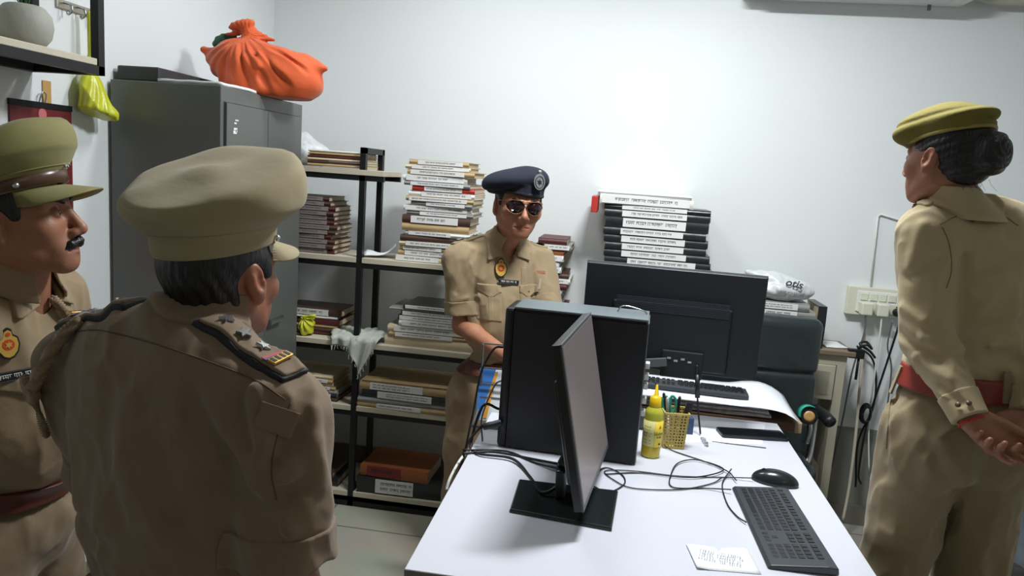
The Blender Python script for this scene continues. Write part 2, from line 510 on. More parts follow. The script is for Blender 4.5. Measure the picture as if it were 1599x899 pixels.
# ------------------------------------------------------------------ wall shelf, pot, hook, bag, calendar (left wall)
YF = 2.10          # far end of the wall shelf
sx0, sx1 = XL, ay(159, 118, YF).x-.012
zb = ay(159, 118, YF).z
t = thing('wall_shelf', 'black framed wall shelf with a cream board, top left corner', 'shelf', (0, 0, 0))
bm = bmesh.new()
bw = .026
for y in (YF, 1.15):
    for x in (sx0+.016, sx1):
        bar(bm, (x, y, zb), (x, y, zb+.72), bw, bw)
    bar(bm, (sx0, y, zb+.013), (sx1+.013, y, zb+.013), bw, bw)
    bar(bm, (sx0, y, zb+.72), (sx1+.013, y, zb+.72), bw, bw)
for x in (sx0+.016, sx1):
    bar(bm, (x, 1.15, zb+.013), (x, YF, zb+.013), bw, bw); bar(bm, (x, 1.15, zb+.72), (x, YF, zb+.72), bw, bw)
obj('frame', bm, BLK, t)
obj('shelf_board', BX(sx0+.002, sx1+.010, 1.16, YF-.016, zb+.027, zb+.047), BOARD, t, bevel=.002)
zs = zb+.047
px_, py_ = sx1-.068, 1.90
t = thing('potted_plant', 'pale stone plant pot with thin green leaves on the wall shelf', 'plant', (px_, py_, zs))
pr = [(.030, 0), (.048, .004), (.064, .025), (.070, .055), (.066, .085), (.050, .105), (.042, .109), (.038, .107), (.038, .100)]
obj('pot', lathe(bmesh.new(), pr, 36), mat('stone_pot', (166, 166, 156), .65, bump=.3, bscale=60, var=.08), t, True)
obj('soil', lathe(bmesh.new(), [(.037, .097), (.030, .101), (.001, .103)], 20), mat('soil', (60, 48, 38), .9, bump=.5), t, True)
rng = random.Random(4)
GL = mat('leaf_green', (52, 92, 48), .5)
for k in range(9):
    a = k*2.4; ln = rng.uniform(.12, .24); rch = rng.uniform(.02, .12)
    bm = bmesh.new(); rings = []
    for i in range(8):
        u = i/7; r = .008+rch*u**1.5; z = .096+ln*u-.04*u*u
        wd = .0055*math.sin(PI*min(1, u*.9+.12))+.0004
        c = Vector((r*math.cos(a), r*math.sin(a), z)); sd = Vector((-math.sin(a), math.cos(a), 0))
        rings.append([c-sd*wd, c+Vector((0, 0, -.0015)), c+sd*wd, c+Vector((0, 0, .0008))])
    loft(bm, rings); obj('leaf', bm, GL, t, True)

t = thing('wall_hook', 'small steel hook rail on the left wall above the shelf', 'hook', (XL, 2.48, 2.02))
yh = 2.40
hz = ax(122, 14, XL+.01)
t.location = (XL, hz.y, hz.z)
obj('rail', BX(0, .008, -.09, .09, -.014, .014), mat('nickel', (170, 166, 152), .35, .9), t, bevel=.002)
for y in (-.06, .0, .06):
    obj('hook', tube(bmesh.new(), [(.008, y, .006), (.03, y, .0), (.036, y, -.018), (.022, y, -.030), (.018, y, -.022)], .0035, 8), STEEL, t, True)
# yellow carrier bag: twisted handle and a drooping pouch
bt = Vector((XL+.045, hz.y+.008, hz.z-.012))
bp = ay(150, 122, bt.y); L1 = bt.z-bp.z
pl = ay(150, 184, bt.y); L2 = bt.z-pl.z
t = thing('plastic_bag', 'knotted yellow-green carrier bag hanging beside the grey cabinet', 'bag', bt)
YEL = mat('yellow_plastic', (196, 200, 52), .30, bump=.7, bscale=22, var=.15, vscale=10)
def bagf(p):
    d = rc(p, (0, 0, 0), (.004, .0, -L1+.05), .0085, .011)
    d = smin(d, rc(p, (0.004, 0, -L1+.055), (.004, 0, -L1+.03), .016, .012), .01)
    u = np.clip((-L1+.02-p[:, 2])/(L2-L1), 0, 1); rr_ = .012+.045*u**.65
    c_ = np.hypot((p[:, 0]-.012*u)/.85, (p[:, 1]-.012*u)/1.30)-rr_
    a = np.arctan2(p[:, 1], p[:, 0]); c_ = c_*.8+.0030*np.sin(a*11+u*5)*u+.012*np.abs(nz(p, 26))-.004
    c_ = smax(np.maximum(c_, p[:, 2]+L1-.02), -(p[:, 2]+L2-.006+.25*(p[:, 1]-.03)**1), .012)
    return smin(d, c_, .008)
mesh_sdf('pouch', bagf, (-.06, -.09, -L2-.02), (.09, .11, .02), .0035, YEL, t)

# calendar on the left wall
c0 = ax(16, 156, XL+.01); c1 = ax(112, 167, XL+.01)
cw = c1.y-c0.y; ch = .60
t = thing('wall_calendar', 'maroon hanging calendar with a cream Hindi title on the left wall', 'calendar', (XL+.002, (c0.y+c1.y)/2, c0.z))
CM = [mat('calendar_maroon', (104, 34, 38), .45), mat('calendar_red', (206, 44, 40), .45), mat('calendar_page', (205, 196, 180), .6)]
bm = BX(0.001, .006, -cw/2, cw/2, -ch*.62, 0); obj('page', bm, CM[0], t)
obj('lower_page', BX(0.001, .007, -cw/2, cw/2, -ch, -ch*.62), CM[1], t)
obj('binding', BX(0, .009, -cw/2-.002, cw/2+.002, -.012, .006), BLK, t)
MT = Matrix.Translation((.0068, 0, -.085)) @ Matrix.Rotation(R(90), 4, 'Z') @ Matrix.Rotation(R(90), 4, 'X')
def yz(z, y=0, x=.0068): return Matrix.Translation((x, y, z)) @ Matrix.Rotation(R(90), 4, 'Z') @ Matrix.Rotation(R(90), 4, 'X')
text_obj('title', 'भाग्य मध्य रवि', .052, mat('gold_ink', (226, 200, 140), .5), t, yz(-.075), fit=cw*.85, bold=.0008)
obj('emblem', lathe(bmesh.new(), [(.017, 0), (.017, .0012)], 24), mat('pale_red_ink', (196, 110, 110), .5), t, loc=(.006, 0, -.030), rot=(0, R(90), 0))
bm = bmesh.new(); lathe(bm, [(.06, 0), (.05, .002)], 24, sx=.35); bx(bm, -.028, -.020, -.03, .03, 0, .002)
obj('printed_lamp', bm, mat('gold_ink', (226, 200, 140)), t, loc=(.0062, 0, -.135), rot=(0, R(90), 0))
obj('hanging_clip', tube(bmesh.new(), [(.004, -.012, 0), (.012, -.010, .028), (.012, 0, .038), (.012, .010, .028), (.004, .012, 0)], .0022, 6), STEEL, t, True)
obj('tape', BX(0, .0015, .01, .045, -.03, .075), mat('brown_tape', (190, 150, 92), .4), t)

# ------------------------------------------------------------------ grey steel almirah
cy0, cy1 = 2.45, 3.12
cxf = ay(345, 133, cy0).x; cxb = XL+.012
ch_ = ay(345, 133, cy0).z
GREY = mat('almirah_grey', (95, 98, 95), .42, .15, bump=.04, bscale=120, var=.03, vscale=3)
GREYD = mat('almirah_dark_gap', (30, 32, 33), .7)
t = thing('steel_cabinet', 'tall grey steel two-door cupboard against the left wall', 'cabinet', (cxb, cy0, 0))
dx = cxf-cxb; dy = cy1-cy0
bm = bmesh.new(); bx(bm, 0, dx, 0, dy, .06, ch_); obj('body', bm, GREY, t, bevel=.004)
bm = bmesh.new(); bx(bm, .02, dx-.03, .02, dy-.02, 0, .06); obj('plinth', bm, GREYD, t)
for i, (a, b) in enumerate(((.024, dy/2-.0015), (dy/2+.0015, dy-.024))):
    zt = ch_-.055
    d = obj('door', BX(dx-.001, dx+.010, a, b, .10, zt), GREY, t, bevel=.002)
    if i == 1:
        hm = bmesh.new(); bx(hm, .010, .030, a+.012, a+.030, 1.00, 1.02); bar(hm, (.034+dx, a+.02, .99), (.034+dx, a+.13, 1.0), .012, .018)
        for v in hm.verts: pass
        bm2 = bmesh.new(); bx(bm2, dx+.010, dx+.034, a+.016, a+.030, .945, .962); bx(bm2, dx+.026, dx+.036, a+.005, a+.12, .942, .965)
        hm.free(); obj('handle', bm2, STEEL, d, bevel=.003)
    else:
        bm2 = bmesh.new()
        for q in range(5):
            y0 = a+.02+rng.uniform(0, .05); z0 = zt-.07+rng.uniform(-.04, .02)
            bx(bm2, dx+.010, dx+.0108, y0, y0+rng.uniform(.006, .025), z0, z0+rng.uniform(.004, .012))
        obj('sticker_remnant', bm2, WPL, d)
gm = bmesh.new(); bx(gm, dx-.0005, dx+.001, .02, dy-.02, .09, ch_-.052); obj('door_gap', gm, GREYD, t)
zc = ch_
# flat dark case at the back of the cupboard top, papers, orange bundle
A = ay(162, 92, cy0+.02)
t = tag(obj('flat_case', BX(0, .16, 0, .60, 0, .052), mat('case_dark', (46, 48, 50), .5, var=.1), None, bevel=.006, loc=(cxb+.005, cy0+.03, zc+.001)),
        'flat dark case lying along the wall on the grey cupboard', 'case')
def rough_sheet(nx, ny, wx, wy, amp, th, seed, curl=0.0):
    rg = random.Random(seed); bm = bmesh.new(); g = []
    for s_ in (0, 1):
        rows = []
        for i in range(nx+1):
            row = []
            for j in range(ny+1):
                x = (i/nx-.5)*wx; y = (j/ny-.5)*wy
                z = amp*(math.sin(x*37+seed)*math.cos(y*29+seed*2)+.5*math.sin(x*71+y*53+seed*3))*.5+amp+curl*max(0, (i/nx-.55))**2*4
                row.append(bm.verts.new((x, y, z+s_*th)))
            rows.append(row)
        g.append(rows)
    for s_ in (0, 1):
        for i in range(nx):
            for j in range(ny):
                f = [g[s_][i][j], g[s_][i+1][j], g[s_][i+1][j+1], g[s_][i][j+1]]
                bm.faces.new(f if s_ else f[::-1])
    for i in range(nx):
        bm.faces.new([g[0][i][0], g[0][i+1][0], g[1][i+1][0], g[1][i][0]]); bm.faces.new([g[0][i+1][ny], g[0][i][ny], g[1][i][ny], g[1][i+1][ny]])
    for j in range(ny):
        bm.faces.new([g[0][0][j+1], g[0][0][j], g[1][0][j], g[1][0][j+1]]); bm.faces.new([g[0][nx][j], g[0][nx][j+1], g[1][nx][j+1], g[1][nx][j]])
    return bm
o = obj('loose_papers', rough_sheet(14, 12, .24, .30, .003, .010, 3), PAPER, None, True, loc=(cxf-.13, cy0+.17, zc+.0005))
tag(o, 'thin stack of loose white papers under the orange bundle', 'paper')
# orange cloth bundle
bc = ay(408, 92, 2.86)
OR = mat('orange_cloth', (198, 80, 24), .75, bump=.35, bscale=45, var=.06, vscale=8, sheen=.2)
t = thing('cloth_bundle', 'bright orange knotted cloth bundle on top of the grey cupboard', 'bundle', (bc.x, 2.86, zc))
bz = [ay(x, y, 2.86)-Vector((bc.x, 2.86, zc)) for x, y in ((300, 75), (345, 45), (372, 30), (400, 50), (440, 60), (515, 85), (495, 130), (455, 148), (380, 132), (320, 110))]
def bun(p):
    g = lambda k: bz[k]
    d = ell(p, (-.02, .0, .115), (.185, .145, .105), rotm(0, 8, 0))
    d = smin(d, ell(p, (.13, .0, .085), (.13, .125, .095), rotm(0, 14, 0)), .05)
    d = smin(d, rc(p, (.19, 0, .13), (.268, 0, .125), .045, .010), .035)
    d = smin(d, rc(p, (-.17, 0, .13), (-.243, 0, .17), .05, .014), .04)
    d = smin(d, rc(p, (-.03, -.01, .21), (-.055, -.02, .262), .032, .024), .02)
    d = smin(d, ell(p, (-.075, -.02, .272), (.055, .030, .020), rotm(0, -12, 0)), .012)
    d = smin(d, rc(p, (-.06, 0, .26), (-.15, 0, .235), .018, .008), .012)
    d = smin(d, rc(p, (-.03, 0, .24), (.05, .0, .225), .02, .006), .02)
    d = smin(d, ell(p, (.02, -.03, .02), (.17, .11, .05)), .05)
    fl = [((-.04, -.10, .22), (-.20, -.12, .12), .012, -.008), ((-.04, -.10, .22), (-.12, -.14, .02), .012, -.007),
          ((-.03, -.11, .22), (.02, -.15, .01), .014, -.009), ((-.01, -.1, .23), (.10, -.14, .02), .012, -.008),
          ((0, -.1, .22), (.17, -.12, .04), .012, -.009), ((.02, -.09, .22), (.23, -.08, .10), .010, -.008),
          ((-.04, -.11, .20), (-.04, -.15, .05), .02, .008), ((.05, -.12, .18), (.06, -.15, .05), .018, .006)]
    a = np.arctan2(p[:, 2]-.23, p[:, 0]+.04)
    d = d-folds(p, fl)+.0035*np.sin(a*22+nz(p, 14)*2.5)*np.clip(1-np.abs(p[:, 2]-.15)*4, 0, 1)+.003*nz(p, 26)
    return np.maximum(d, -p[:, 2]+.0)
mesh_sdf('cloth_wrap', bun, (-.30, -.20, -.004), (.33, .20, .33), .0042, OR, t)
def lf(p):
    return ell(p, (0, 0, 0), (.05, .035, .024), rotm(0, -20, 0))+.006*nz(p, 75)+.004*nz(p, 140, 3)
q = ay(322, 50, 2.90)
o = mesh_sdf('green_cloth', lf, (-.07, -.05, -.05), (.07, .05, .05), .0035, mat('dark_green_cloth', (40, 84, 58), .7, var=.3, vscale=30), None)
o.location = (bc.x-.165, 2.875, zc+.215)
tag(o, 'crumpled dark green cloth poking out beside the orange knot', 'cloth')

# ------------------------------------------------------------------ steel rack with board shelves along the back wall
RX, RY0, RY1 = -1.136, 3.20, 3.47
RXL, RXR = -1.785, -.38
zt = ay(567, 230, RY0).z
ZS = [ay(520, 262, RY0).z, ay(560, 402, RY0).z, ay(620, 541, RY0).z, ay(560, 634, RY0).z, .075]
t = thing('storage_rack', 'black metal rack with pale board shelves full of files', 'rack', (0, 0, 0))
pw = .026
def frame(x, ztop):
    bm = bmesh.new()
    for y in (RY0+.013, RY1-.013): bar(bm, (x, y, 0), (x, y, ztop), pw, pw)
    bar(bm, (x, RY0, ztop-.013), (x, RY1, ztop-.013), pw, pw)
    for z in ZS:
        if z < ztop-.05: bar(bm, (x, RY0+.02, z-.035), (x, RY1-.02, z-.035), .02, .02)
    return bm
obj('side_frame', frame(RX, zt), BLK, t); obj('side_frame', frame(RXR, ZS[1]+.02), BLK, t); obj('side_frame', frame(RXL+.013, zt), BLK, t)
def shelf(x0, x1, z):
    s = obj('shelf', BX(x0, x1, RY0-.004, RY1+.004, z-.024, z), BOARD, t, bevel=.0015)
    bm = bmesh.new()
    for y in (RY0+.01, RY1-.01): bar(bm, (x0, y, z-.036), (x1, y, z-.036), .02, .024)
    obj('support_rail', bm, BLK, s)
for i, z in enumerate(ZS):
    shelf(RXL+.03, RX-.014 if i else RX+.10, z)
    if i: shelf(RX+.014, RXR+.01, z)
obj('kick_rail', BX(RXL, RXR, RY0, RY0+.02, 0.004, .05), BLK, t)

# ------------------------------------------------------------------ paper files and ledgers
ORD = ['topmost', 'second from the top', 'third from the top', 'fourth from the top', 'fifth from the top', 'sixth from the top', 'seventh from the top',
       'eighth from the top', 'ninth from the top', 'tenth from the top', 'eleventh from the top', 'twelfth from the top', 'thirteenth from the top',
       'fourteenth from the top', 'fifteenth from the top', 'sixteenth from the top', 'seventeenth from the top', 'eighteenth from the top',
       'nineteenth from the top', 'twentieth from the top', 'twenty-first from the top', 'twenty-second from the top', 'twenty-third from the top']
CV = dict(tan=mat('cover_tan', (176, 150, 108), .65, var=.15, vscale=14, bump=.1), cream=mat('cover_cream', (206, 192, 160), .7, var=.1),
          brown=mat('cover_brown', (74, 50, 42), .55, var=.15, vscale=12), maroon=mat('cover_maroon', (82, 34, 36), .5, var=.1),
          black=mat('cover_black', (32, 36, 38), .32, bump=.25, bscale=26), red=mat('cover_red', (176, 48, 40), .5),
          grey=mat('cover_grey', (140, 142, 138), .6, var=.1), orange=mat('cover_orange', (150, 86, 44), .55, var=.1), white=mat('cover_white', (216, 218, 214), .6, var=.05))
CVN = dict(tan='tan', cream='cream', brown='brown', maroon='maroon', black='black', red='red', grey='grey', orange='orange-brown', white='white')
PG = mat('file_pages', (200, 186, 158), .85, bump=.5, bscale=90, stretch=(1, 1, 14), var=.18, vscale=30)
LB = mat('file_label', (222, 222, 220), .7, var=.04)
def file_thing(x, y, z, wd, dp, h, col, lab, rz, label, group, cat='file', name='paper_file', rows=1, seed=0, lab2=None, tilt=0.0, labmat=None):
    """wd along x, dp into the shelf, spine toward the room; lab = (from, to) of the spine that is white label"""
    rg = random.Random(seed)
    t = thing(name, label, cat, (x, y, z), 0, group, rot=(0, tilt, rz))
    th = min(.0028, h*.14)
    bm = bmesh.new()
    bx(bm, -wd/2, wd/2, 0, dp, 0, th); bx(bm, -wd/2, wd/2, 0, dp, h-th, h)
    # rounded spine
    n = 5
    rr = [[Vector((xx, -.004*math.sin(PI*i/n)-.0006, th+(h-2*th)*i/n)) for i in range(n+1)]+[Vector((xx, .0035, h-th)), Vector((xx, .0035, th))] for xx in (-wd/2, wd/2)]
    loft(bm, rr)
    obj('cover', bm, CV[col], t)
    pgm = bmesh.new(); ins = wd*.012+.002
    bx(pgm, -wd/2+ins, wd/2-ins*rg.uniform(.2, 1.6), .0035, dp-.004, th, h-th)
    obj('pages', pgm, PG, t)
    if lab:
        a = -wd/2+wd*lab[0]; b = -wd/2+wd*lab[1]
        zz0, zz1 = h*.10, h*.92
        bm = bx(bmesh.new(), a, b, -.0062, -.0004, zz0, zz1)
        l = obj('label', bm, labmat or LB, t)
        hh = (zz1-zz0)*(.42 if rows == 1 else .24)
        sb = scribble(bmesh.new(), a+(b-a)*rg.uniform(.03, .2), b-(b-a)*rg.uniform(.05, .25), (zz0+zz1)/2+(0 if rows == 1 else hh*.8), hh, -.0066, rg, rows=rows)
        if len(sb.faces): obj('writing', sb, INKD if h < .03 else INK, l)
        else: sb.free()
    return t
def stack(desc, group, items, yf, z0, seed, name='paper_file', cat='file', jit=.006, dp=.25, tiltup=0.0, labmat=None):
    """items bottom-up: (xa, xb, h, colour, label_range, rows)"""
    rg = random.Random(seed); z = z0; n = len(items)
    for i, it in enumerate(items):
        xa, xb, h, col, lab = it[:5]; rows = it[5] if len(it) > 5 else 1
        wd = xb-xa; x = (xa+xb)/2+rg.uniform(-jit, jit)
        look = 'white-labelled '+CVN[col] if lab else 'plain '+CVN[col]
        file_thing(x, yf+rg.uniform(0, jit*1.6), z, wd, dp*rg.uniform(.94, 1.0), h, col, lab, rg.uniform(-.03, .03)*(jit/.006)**.5,
                   f'{look} {cat}, {ORD[n-1-i]} {desc}', group, cat, name, rows, seed*100+i, labmat=labmat)
        z += h+.0004
    return z
r = random.Random(11)
def pxx(px, py, Y): return ay(px, py, Y).x
# A: tall stack, second shelf of the right bay (photo 628-765, 250-405)
zA = ZS[1]+.0005; topA = ay(690, 254, RY0+.02).z; totA = topA-zA
hs = [.024, .022, .018, .02, .024, .018, .03, .034, .017, .022, .017, .019, .022, .02, .017, .026, .022, .018, .02]
k = totA/sum(hs); hs = [h*k for h in hs]
XA = [(618, 745), (620, 745), (622, 748), (624, 745), (628, 742), (632, 750), (628, 748), (630, 752), (636, 756), (632, 754), (640, 752), (636, 758), (640, 760), (642, 756), (630, 750), (628, 744), (636, 758), (634, 752), (636, 746)]
CA = ['cream', 'tan', 'tan', 'cream', 'brown', 'white', 'tan', 'brown', 'grey', 'white', 'grey', 'tan', 'white', 'red', 'grey', 'white', 'tan', 'cream', 'tan']
LA = [(.0, .6), (.1, .75), (.05, .6), (.1, .8), None, (.05, .7), None, (.13, .82), (.2, .9), (.02, .93), (.25, .88), (.05, .9), (.2, .95), (.2, .8), (.1, .9), (.05, .95), (.05, .85), (.1, .98), (.15, .9)]
items = []
zz = zA
for i in range(len(hs)):
    py = 400-(400-254)*(zz-zA)/totA
    a = pxx(XA[i][0], py, RY0+.02); b = pxx(XA[i][1]-16, py, RY0+.02)
    items.append((a, b, hs[i], CA[i], LA[i])); zz += hs[i]
stack('of the tall rack stack', 'files in the tall stack on the rack', items, RY0+.015, zA, 5, jit=.007, dp=.26)
# B: third shelf right bay (600-700, 455-535)
items = []
zB = ZS[2]+.0005
for (a, b, h, c, l) in ((600, 740, .042, 'cream', None), (610, 735, .022, 'tan', (.08, .8)), (606, 735, .030, 'cream', (.08, .93)), (622, 745, .026, 'white', (.04, .9)), (622, 745, .022, 'black', (.02, .95)),
                        (624, 745, .022, 'black', (.02, .95)), (608, 740, .010, 'grey', None), (630, 745, .018, 'black', (.03, .9))):
    items.append((pxx(a, 500, RY0+.02), pxx(b, 500, RY0+.02), h, c, l))
stack('of the short middle-shelf stack', 'files on the middle shelf', items, RY0+.02, zB, 6, dp=.25)
# C: fourth shelf right bay (565-700, 580-655)
items = []
for (a, b, h, c, l) in ((560, 700, .024, 'tan', (.22, .72)), (560, 700, .022, 'grey', None), (568, 705, .036, 'black', (.18, .80)), (562, 700, .038, 'tan', (.12, .72))):
    items.append((pxx(a, 630, RY0+.02), pxx(b, 630, RY0+.02), h, c, l, 2 if h > .035 else 1))
items.append((pxx(566, 630, RY0+.02), pxx(705, 630, RY0+.02), .014, 'tan', None))
stack('of the lower-shelf stack', 'files on the lower shelf', items, RY0+.0, ZS[3]+.0005, 7, dp=.26)
# D: bottom shelf
zD = ZS[4]+.0005
x0, x1 = pxx(556, 770, RY0), pxx(690, 770, RY0)
file_thing((x0+x1)/2, RY0+.01, zD, x1-x0, .25, .080, 'black', (.22, .66), 0.02, 'big black box file with a white two-line label, on the bottom shelf', None, 'box file', 'box_file', 2, 71)
file_thing((x0+x1)/2-.03, RY0+.012, zD+.081, (x1-x0)*.80, .24, .055, 'orange', (.1, .6), -.03, 'orange-brown ledger lying on the black box file, bottom shelf', None, 'ledger', 'ledger', 1, 72,
           labmat=mat('dark_red_label', (120, 30, 30), .5))
# E: left bay second shelf, ledgers with dark spines (470-540, 305-390)
zE = ZS[1]+.0005; nE = 12; topE = ay(505, 308, RY0+.03).z; hE = (topE-zE)/nE
items = []
for i in range(nE):
    a = pxx(430+r.uniform(-4, 4)+(3 if i > 8 else 0), 380, RY0+.03); b = pxx(523+r.uniform(-5, 5)-(8 if i > 9 else 0), 380-6*i, RY0+.03)
    items.append((a, b, hE*r.uniform(.94, 1.05), 'brown' if i % 3 else 'maroon', (.30, .88)))
LG = mat('old_label', (136, 126, 122), .7, var=.2, vscale=40)
stack('of the stack beside the cupboard', 'ledgers beside the cupboard', items, RY0+.02, zE, 8, 'ledger', 'ledger', dp=.22, labmat=LG)
# F: left bay third shelf (462-530, 463-525)
items = []
for (a, b, h, c, l) in ((440, 524, .018, 'maroon', None), (440, 522, .016, 'brown', None), (440, 526, .014, 'tan', None), (440, 528, .030, 'maroon', None), (440, 526, .010, 'white', None), (440, 530, .034, 'brown', (.1, .78))):
    items.append((pxx(a, 500, RY0+.06), pxx(b, 500, RY0+.06), h, c, l))
stack('of the pile behind the yellow bag', 'ledgers behind the yellow bag', items, RY0+.07, ZS[2]+.0005, 9, 'ledger', 'ledger', dp=.19)
# G: top shelf, leaning bundle of folders next to the white bag
zG = ZS[0]+.0005
for i in range(6):
    xa = pxx(500, 250, RY0+.05); xb = pxx(566, 260, RY0+.05)
    c = ['tan', 'brown', 'cream', 'maroon', 'tan', 'white'][i]
    file_thing((xa+xb)/2-.02, RY0+.03+.004*i, zG+.004+.0125*i, .27, .185, .0115, c, None, -.05+.02*i, f'{CVN[c]} folder, {ORD[5-i]} of the folders beside the white bag',
               'folders on the top shelf', 'folder', 'folder', 1, 90+i, tilt=.0)
# lower-left bay: dark folders with papers beneath the cloth (515-560, 580-665)
items = []
for i, c in enumerate(('brown', 'black', 'grey', 'tan', 'cream', 'tan', 'cream')):
    items.append((pxx(440, 640, RY0+.03), pxx(524+r.uniform(-6, 3), 640, RY0+.03), .017, c, (.5, .9) if i % 2 else None))
stack('of the low pile behind the rack post', 'files left of the rack post', items, RY0+.02, ZS[3]+.0005, 12, dp=.22)
items = [(pxx(430, 780, RY0+.03), pxx(528, 780, RY0+.03), .04, 'black', (.3, .8)), (pxx(430, 780, RY0+.03), pxx(520, 780, RY0+.03), .03, 'brown', None)]
stack('of the pair at the rack foot', 'files at the rack foot', items, RY0+.02, zD, 13, dp=.22)

# white carrier bag on the top shelf
WBG = mat('white_bag', (214, 218, 220), .35, bump=.8, bscale=18, trans=.15)
def wb(p):
    d = ell(p, (0, 0, .055), (.095, .10, .062), rotm(0, 10, 0))
    d = smin(d, ell(p, (-.04, 0, .105), (.06, .06, .045)), .03)
    return np.maximum(d+.006*nz(p, 55)+.003*nz(p, 120, 2), -p[:, 2])
o = mesh_sdf('plastic_bag', wb, (-.13, -.13, -.003), (.13, .13, .17), .004, WBG, None)
q = ay(492, 232, RY0+.12); o.location = (q.x-.03, RY0+.13, zG+.002)
tag(o, 'crumpled white plastic bag on the top rack shelf', 'bag')
# yellow bag, third shelf left
def yb(p):
    d = ell(p, (0, 0, .040), (.036, .04, .044)); d = smin(d, ell(p, (.015, -.01, .088), (.040, .02, .010), rotm(0, -12, 0)), .012)
    a = np.arctan2(p[:, 2]-.085, p[:, 0]+.01)
    return np.maximum(d+.004*np.sin(a*13)+.004*nz(p, 95), -p[:, 2])
o = mesh_sdf('plastic_bag', yb, (-.06, -.06, -.003), (.075, .06, .12), .003, YEL, None)
q = ay(478, 520, RY0+.03); o.location = (q.x-.005, RY0+.045, ZS[2]+.0015)
tag(o, 'small crumpled yellow bag in front of the maroon ledgers', 'bag')
# crumpled papers left of the tall stack (562-628, 375-400)
o = obj('crumpled_paper', rough_sheet(14, 10, .14, .13, .010, .003, 7, curl=.06), PAPER, None, True, loc=(pxx(592, 396, RY0+.08), RY0+.10, ZS[1]+.003), rot=(0, 0, .3))
tag(o, 'crumpled white sheet lying left of the tall file stack', 'paper')
# grey fringed cloth draped over the shelf edge around the rack post
CL = mat('grey_cloth', (176, 180, 170), .85, bump=.4, bscale=70, var=.14, vscale=20)
def drape():
    bm = bmesh.new(); nx, ny = 26, 30; g = []
    xa, xb = pxx(512, 520, RY0), pxx(598, 520, RY0)
    for i in range(nx+1):
        u = i/nx; col_ = []
        hang = .03+.13*math.exp(-((u-.66)/.17)**2)
        tot = .13+hang
        for j in range(ny+1):
            v = j/ny; s_ = v*tot
            x = xa+(xb-xa)*(u+(.5-u)*.35*max(0, v-.4))+.008*math.sin(v*9+u*20)*v
            bumpz = .014*math.sin(PI*min(1, u*1.0))**.6*(1-.55*v)+.007*abs(math.sin(u*19+v*7))+.006*math.sin(u*11-v*13)
            if s_ < .13:
                y = RY0+.115-s_*.95; z = ZS[2]+.016+max(0.0, bumpz*(1-(s_/.13)**4)+.01)
            else:
                k = s_-.13; y = RY0-.020-.010*math.sin(u*26+k*20)-.006; z = ZS[2]+.014-k+.012*math.exp(-k*60)
            col_.append(Vector((x, y, z)))
        g.append(col_)
    vs = [[bm.verts.new(p) for p in c] for c in g]
    for i in range(nx):
        for j in range(ny): bm.faces.new((vs[i][j], vs[i+1][j], vs[i+1][j+1], vs[i][j+1]))
    return bm, g
bm, g = drape()
o = obj('cloth', bm, CL, None, True); sm = o.modifiers.new('thick', 'SOLIDIFY'); sm.thickness = .003; sm.offset = 1
tag(o, 'grey fringed cloth draped over the shelf edge at the rack post', 'cloth')
bm = bmesh.new()
for i in range(0, 27, 1):
    p = g[i][-1]; tube(bm, [p, p+Vector((.003*math.sin(i*3), -.002, -.010)), p+Vector((.004*math.cos(i*5), 0, -.020-.006*math.sin(i*7)))], .0016, 5, n=3)
obj('fringe', bm, CL, o)

# ------------------------------------------------------------------ table along the back wall, its piles
zT = .93
pf = az(1335, 549, zT); pb = az(1297, 516, zT)
TX0, TX1 = -.36, max(pf.x, 1.10); TY0, TY1 = min(pf.y, 3.45), YB-.015
CST = mat('cream_steel', (176, 172, 152), .5, var=.08); TW = mat('table_top_wood', (120, 104, 84), .5, var=.2, vscale=20, stretch=(1, 8, 1))
t = thing('side_table', 'long cream steel table with a worn wooden top along the back wall', 'table', (0, 0, 0))
obj('table_top', BX(TX0, TX1, TY0, TY1, zT-.022, zT), TW, t, bevel=.003)
obj('apron', BX(TX0+.03, TX1-.03, TY0+.02, TY1-.02, zT-.07, zT-.022), CST, t)
for x in (TX0+.03, TX1-.07):
    for y in (TY0+.02, TY1-.055):
        bm = bx(bmesh.new(), x, x+.038, y, y+.036, 0, zT-.07); obj('leg', bm, CST, t)
d_ = obj('drawer', BX(TX1-.36, TX1-.075, TY0+.012, TY0+.25, zT-.235, zT-.072), CST, t, bevel=.003)
bm = bx(bmesh.new(), TX1-.33, TX1-.10, TY0+.009, TY0+.013, zT-.21, zT-.10); obj('drawer_panel', bm, mat('drawer_face', (150, 146, 130), .5), d_)
obj('stretcher', BX(TX0+.05, TX1-.05, TY1-.05, TY1-.02, .20, .24), CST, t)
obj('side_panel', BX(TX1-.068, TX1-.062, TY0+.05, TY1-.06, .35, zT-.07), mat('drawer_face', (150, 146, 130), .5), t)
# black binders with white labels, red and white folder on top (935-1125, 290-500)
XB = lambda px, py: pxx(px, py, TY0+.02)
zz0 = zT+.0005; top = ay(1020, 300, TY0+.02).z
hh = [.036]*11+[.034]*4
hb = [.040, .036, .040, .036, .034, .026, .034, .028, .034, .030, .030, .032, .030, .044, .030, .020, .040, .026]
k = (top-zz0)/sum(hb); items = []
rr_ = random.Random(3); z = zz0
for i, h in enumerate(hb):
    h *= k; f_ = (z-zz0)/(top-zz0); py = 500-200*f_
    a = XB(942+3*rr_.uniform(-1, 1)+(4 if i < 8 else 0), py); b = XB(1112+5*rr_.uniform(-1, 1)+(12 if i < 8 else 0)-6, py)
    items.append((a, b, h, 'black', (.17, .78) if i != 8 else (.22, .86))); z += h
items[-2] = (XB(938, 300), XB(1085, 300), items[-2][2], 'white', (.02, .96))
items[-1] = (XB(936, 296), XB(1083, 296), items[-1][2]*.6, 'white', None)
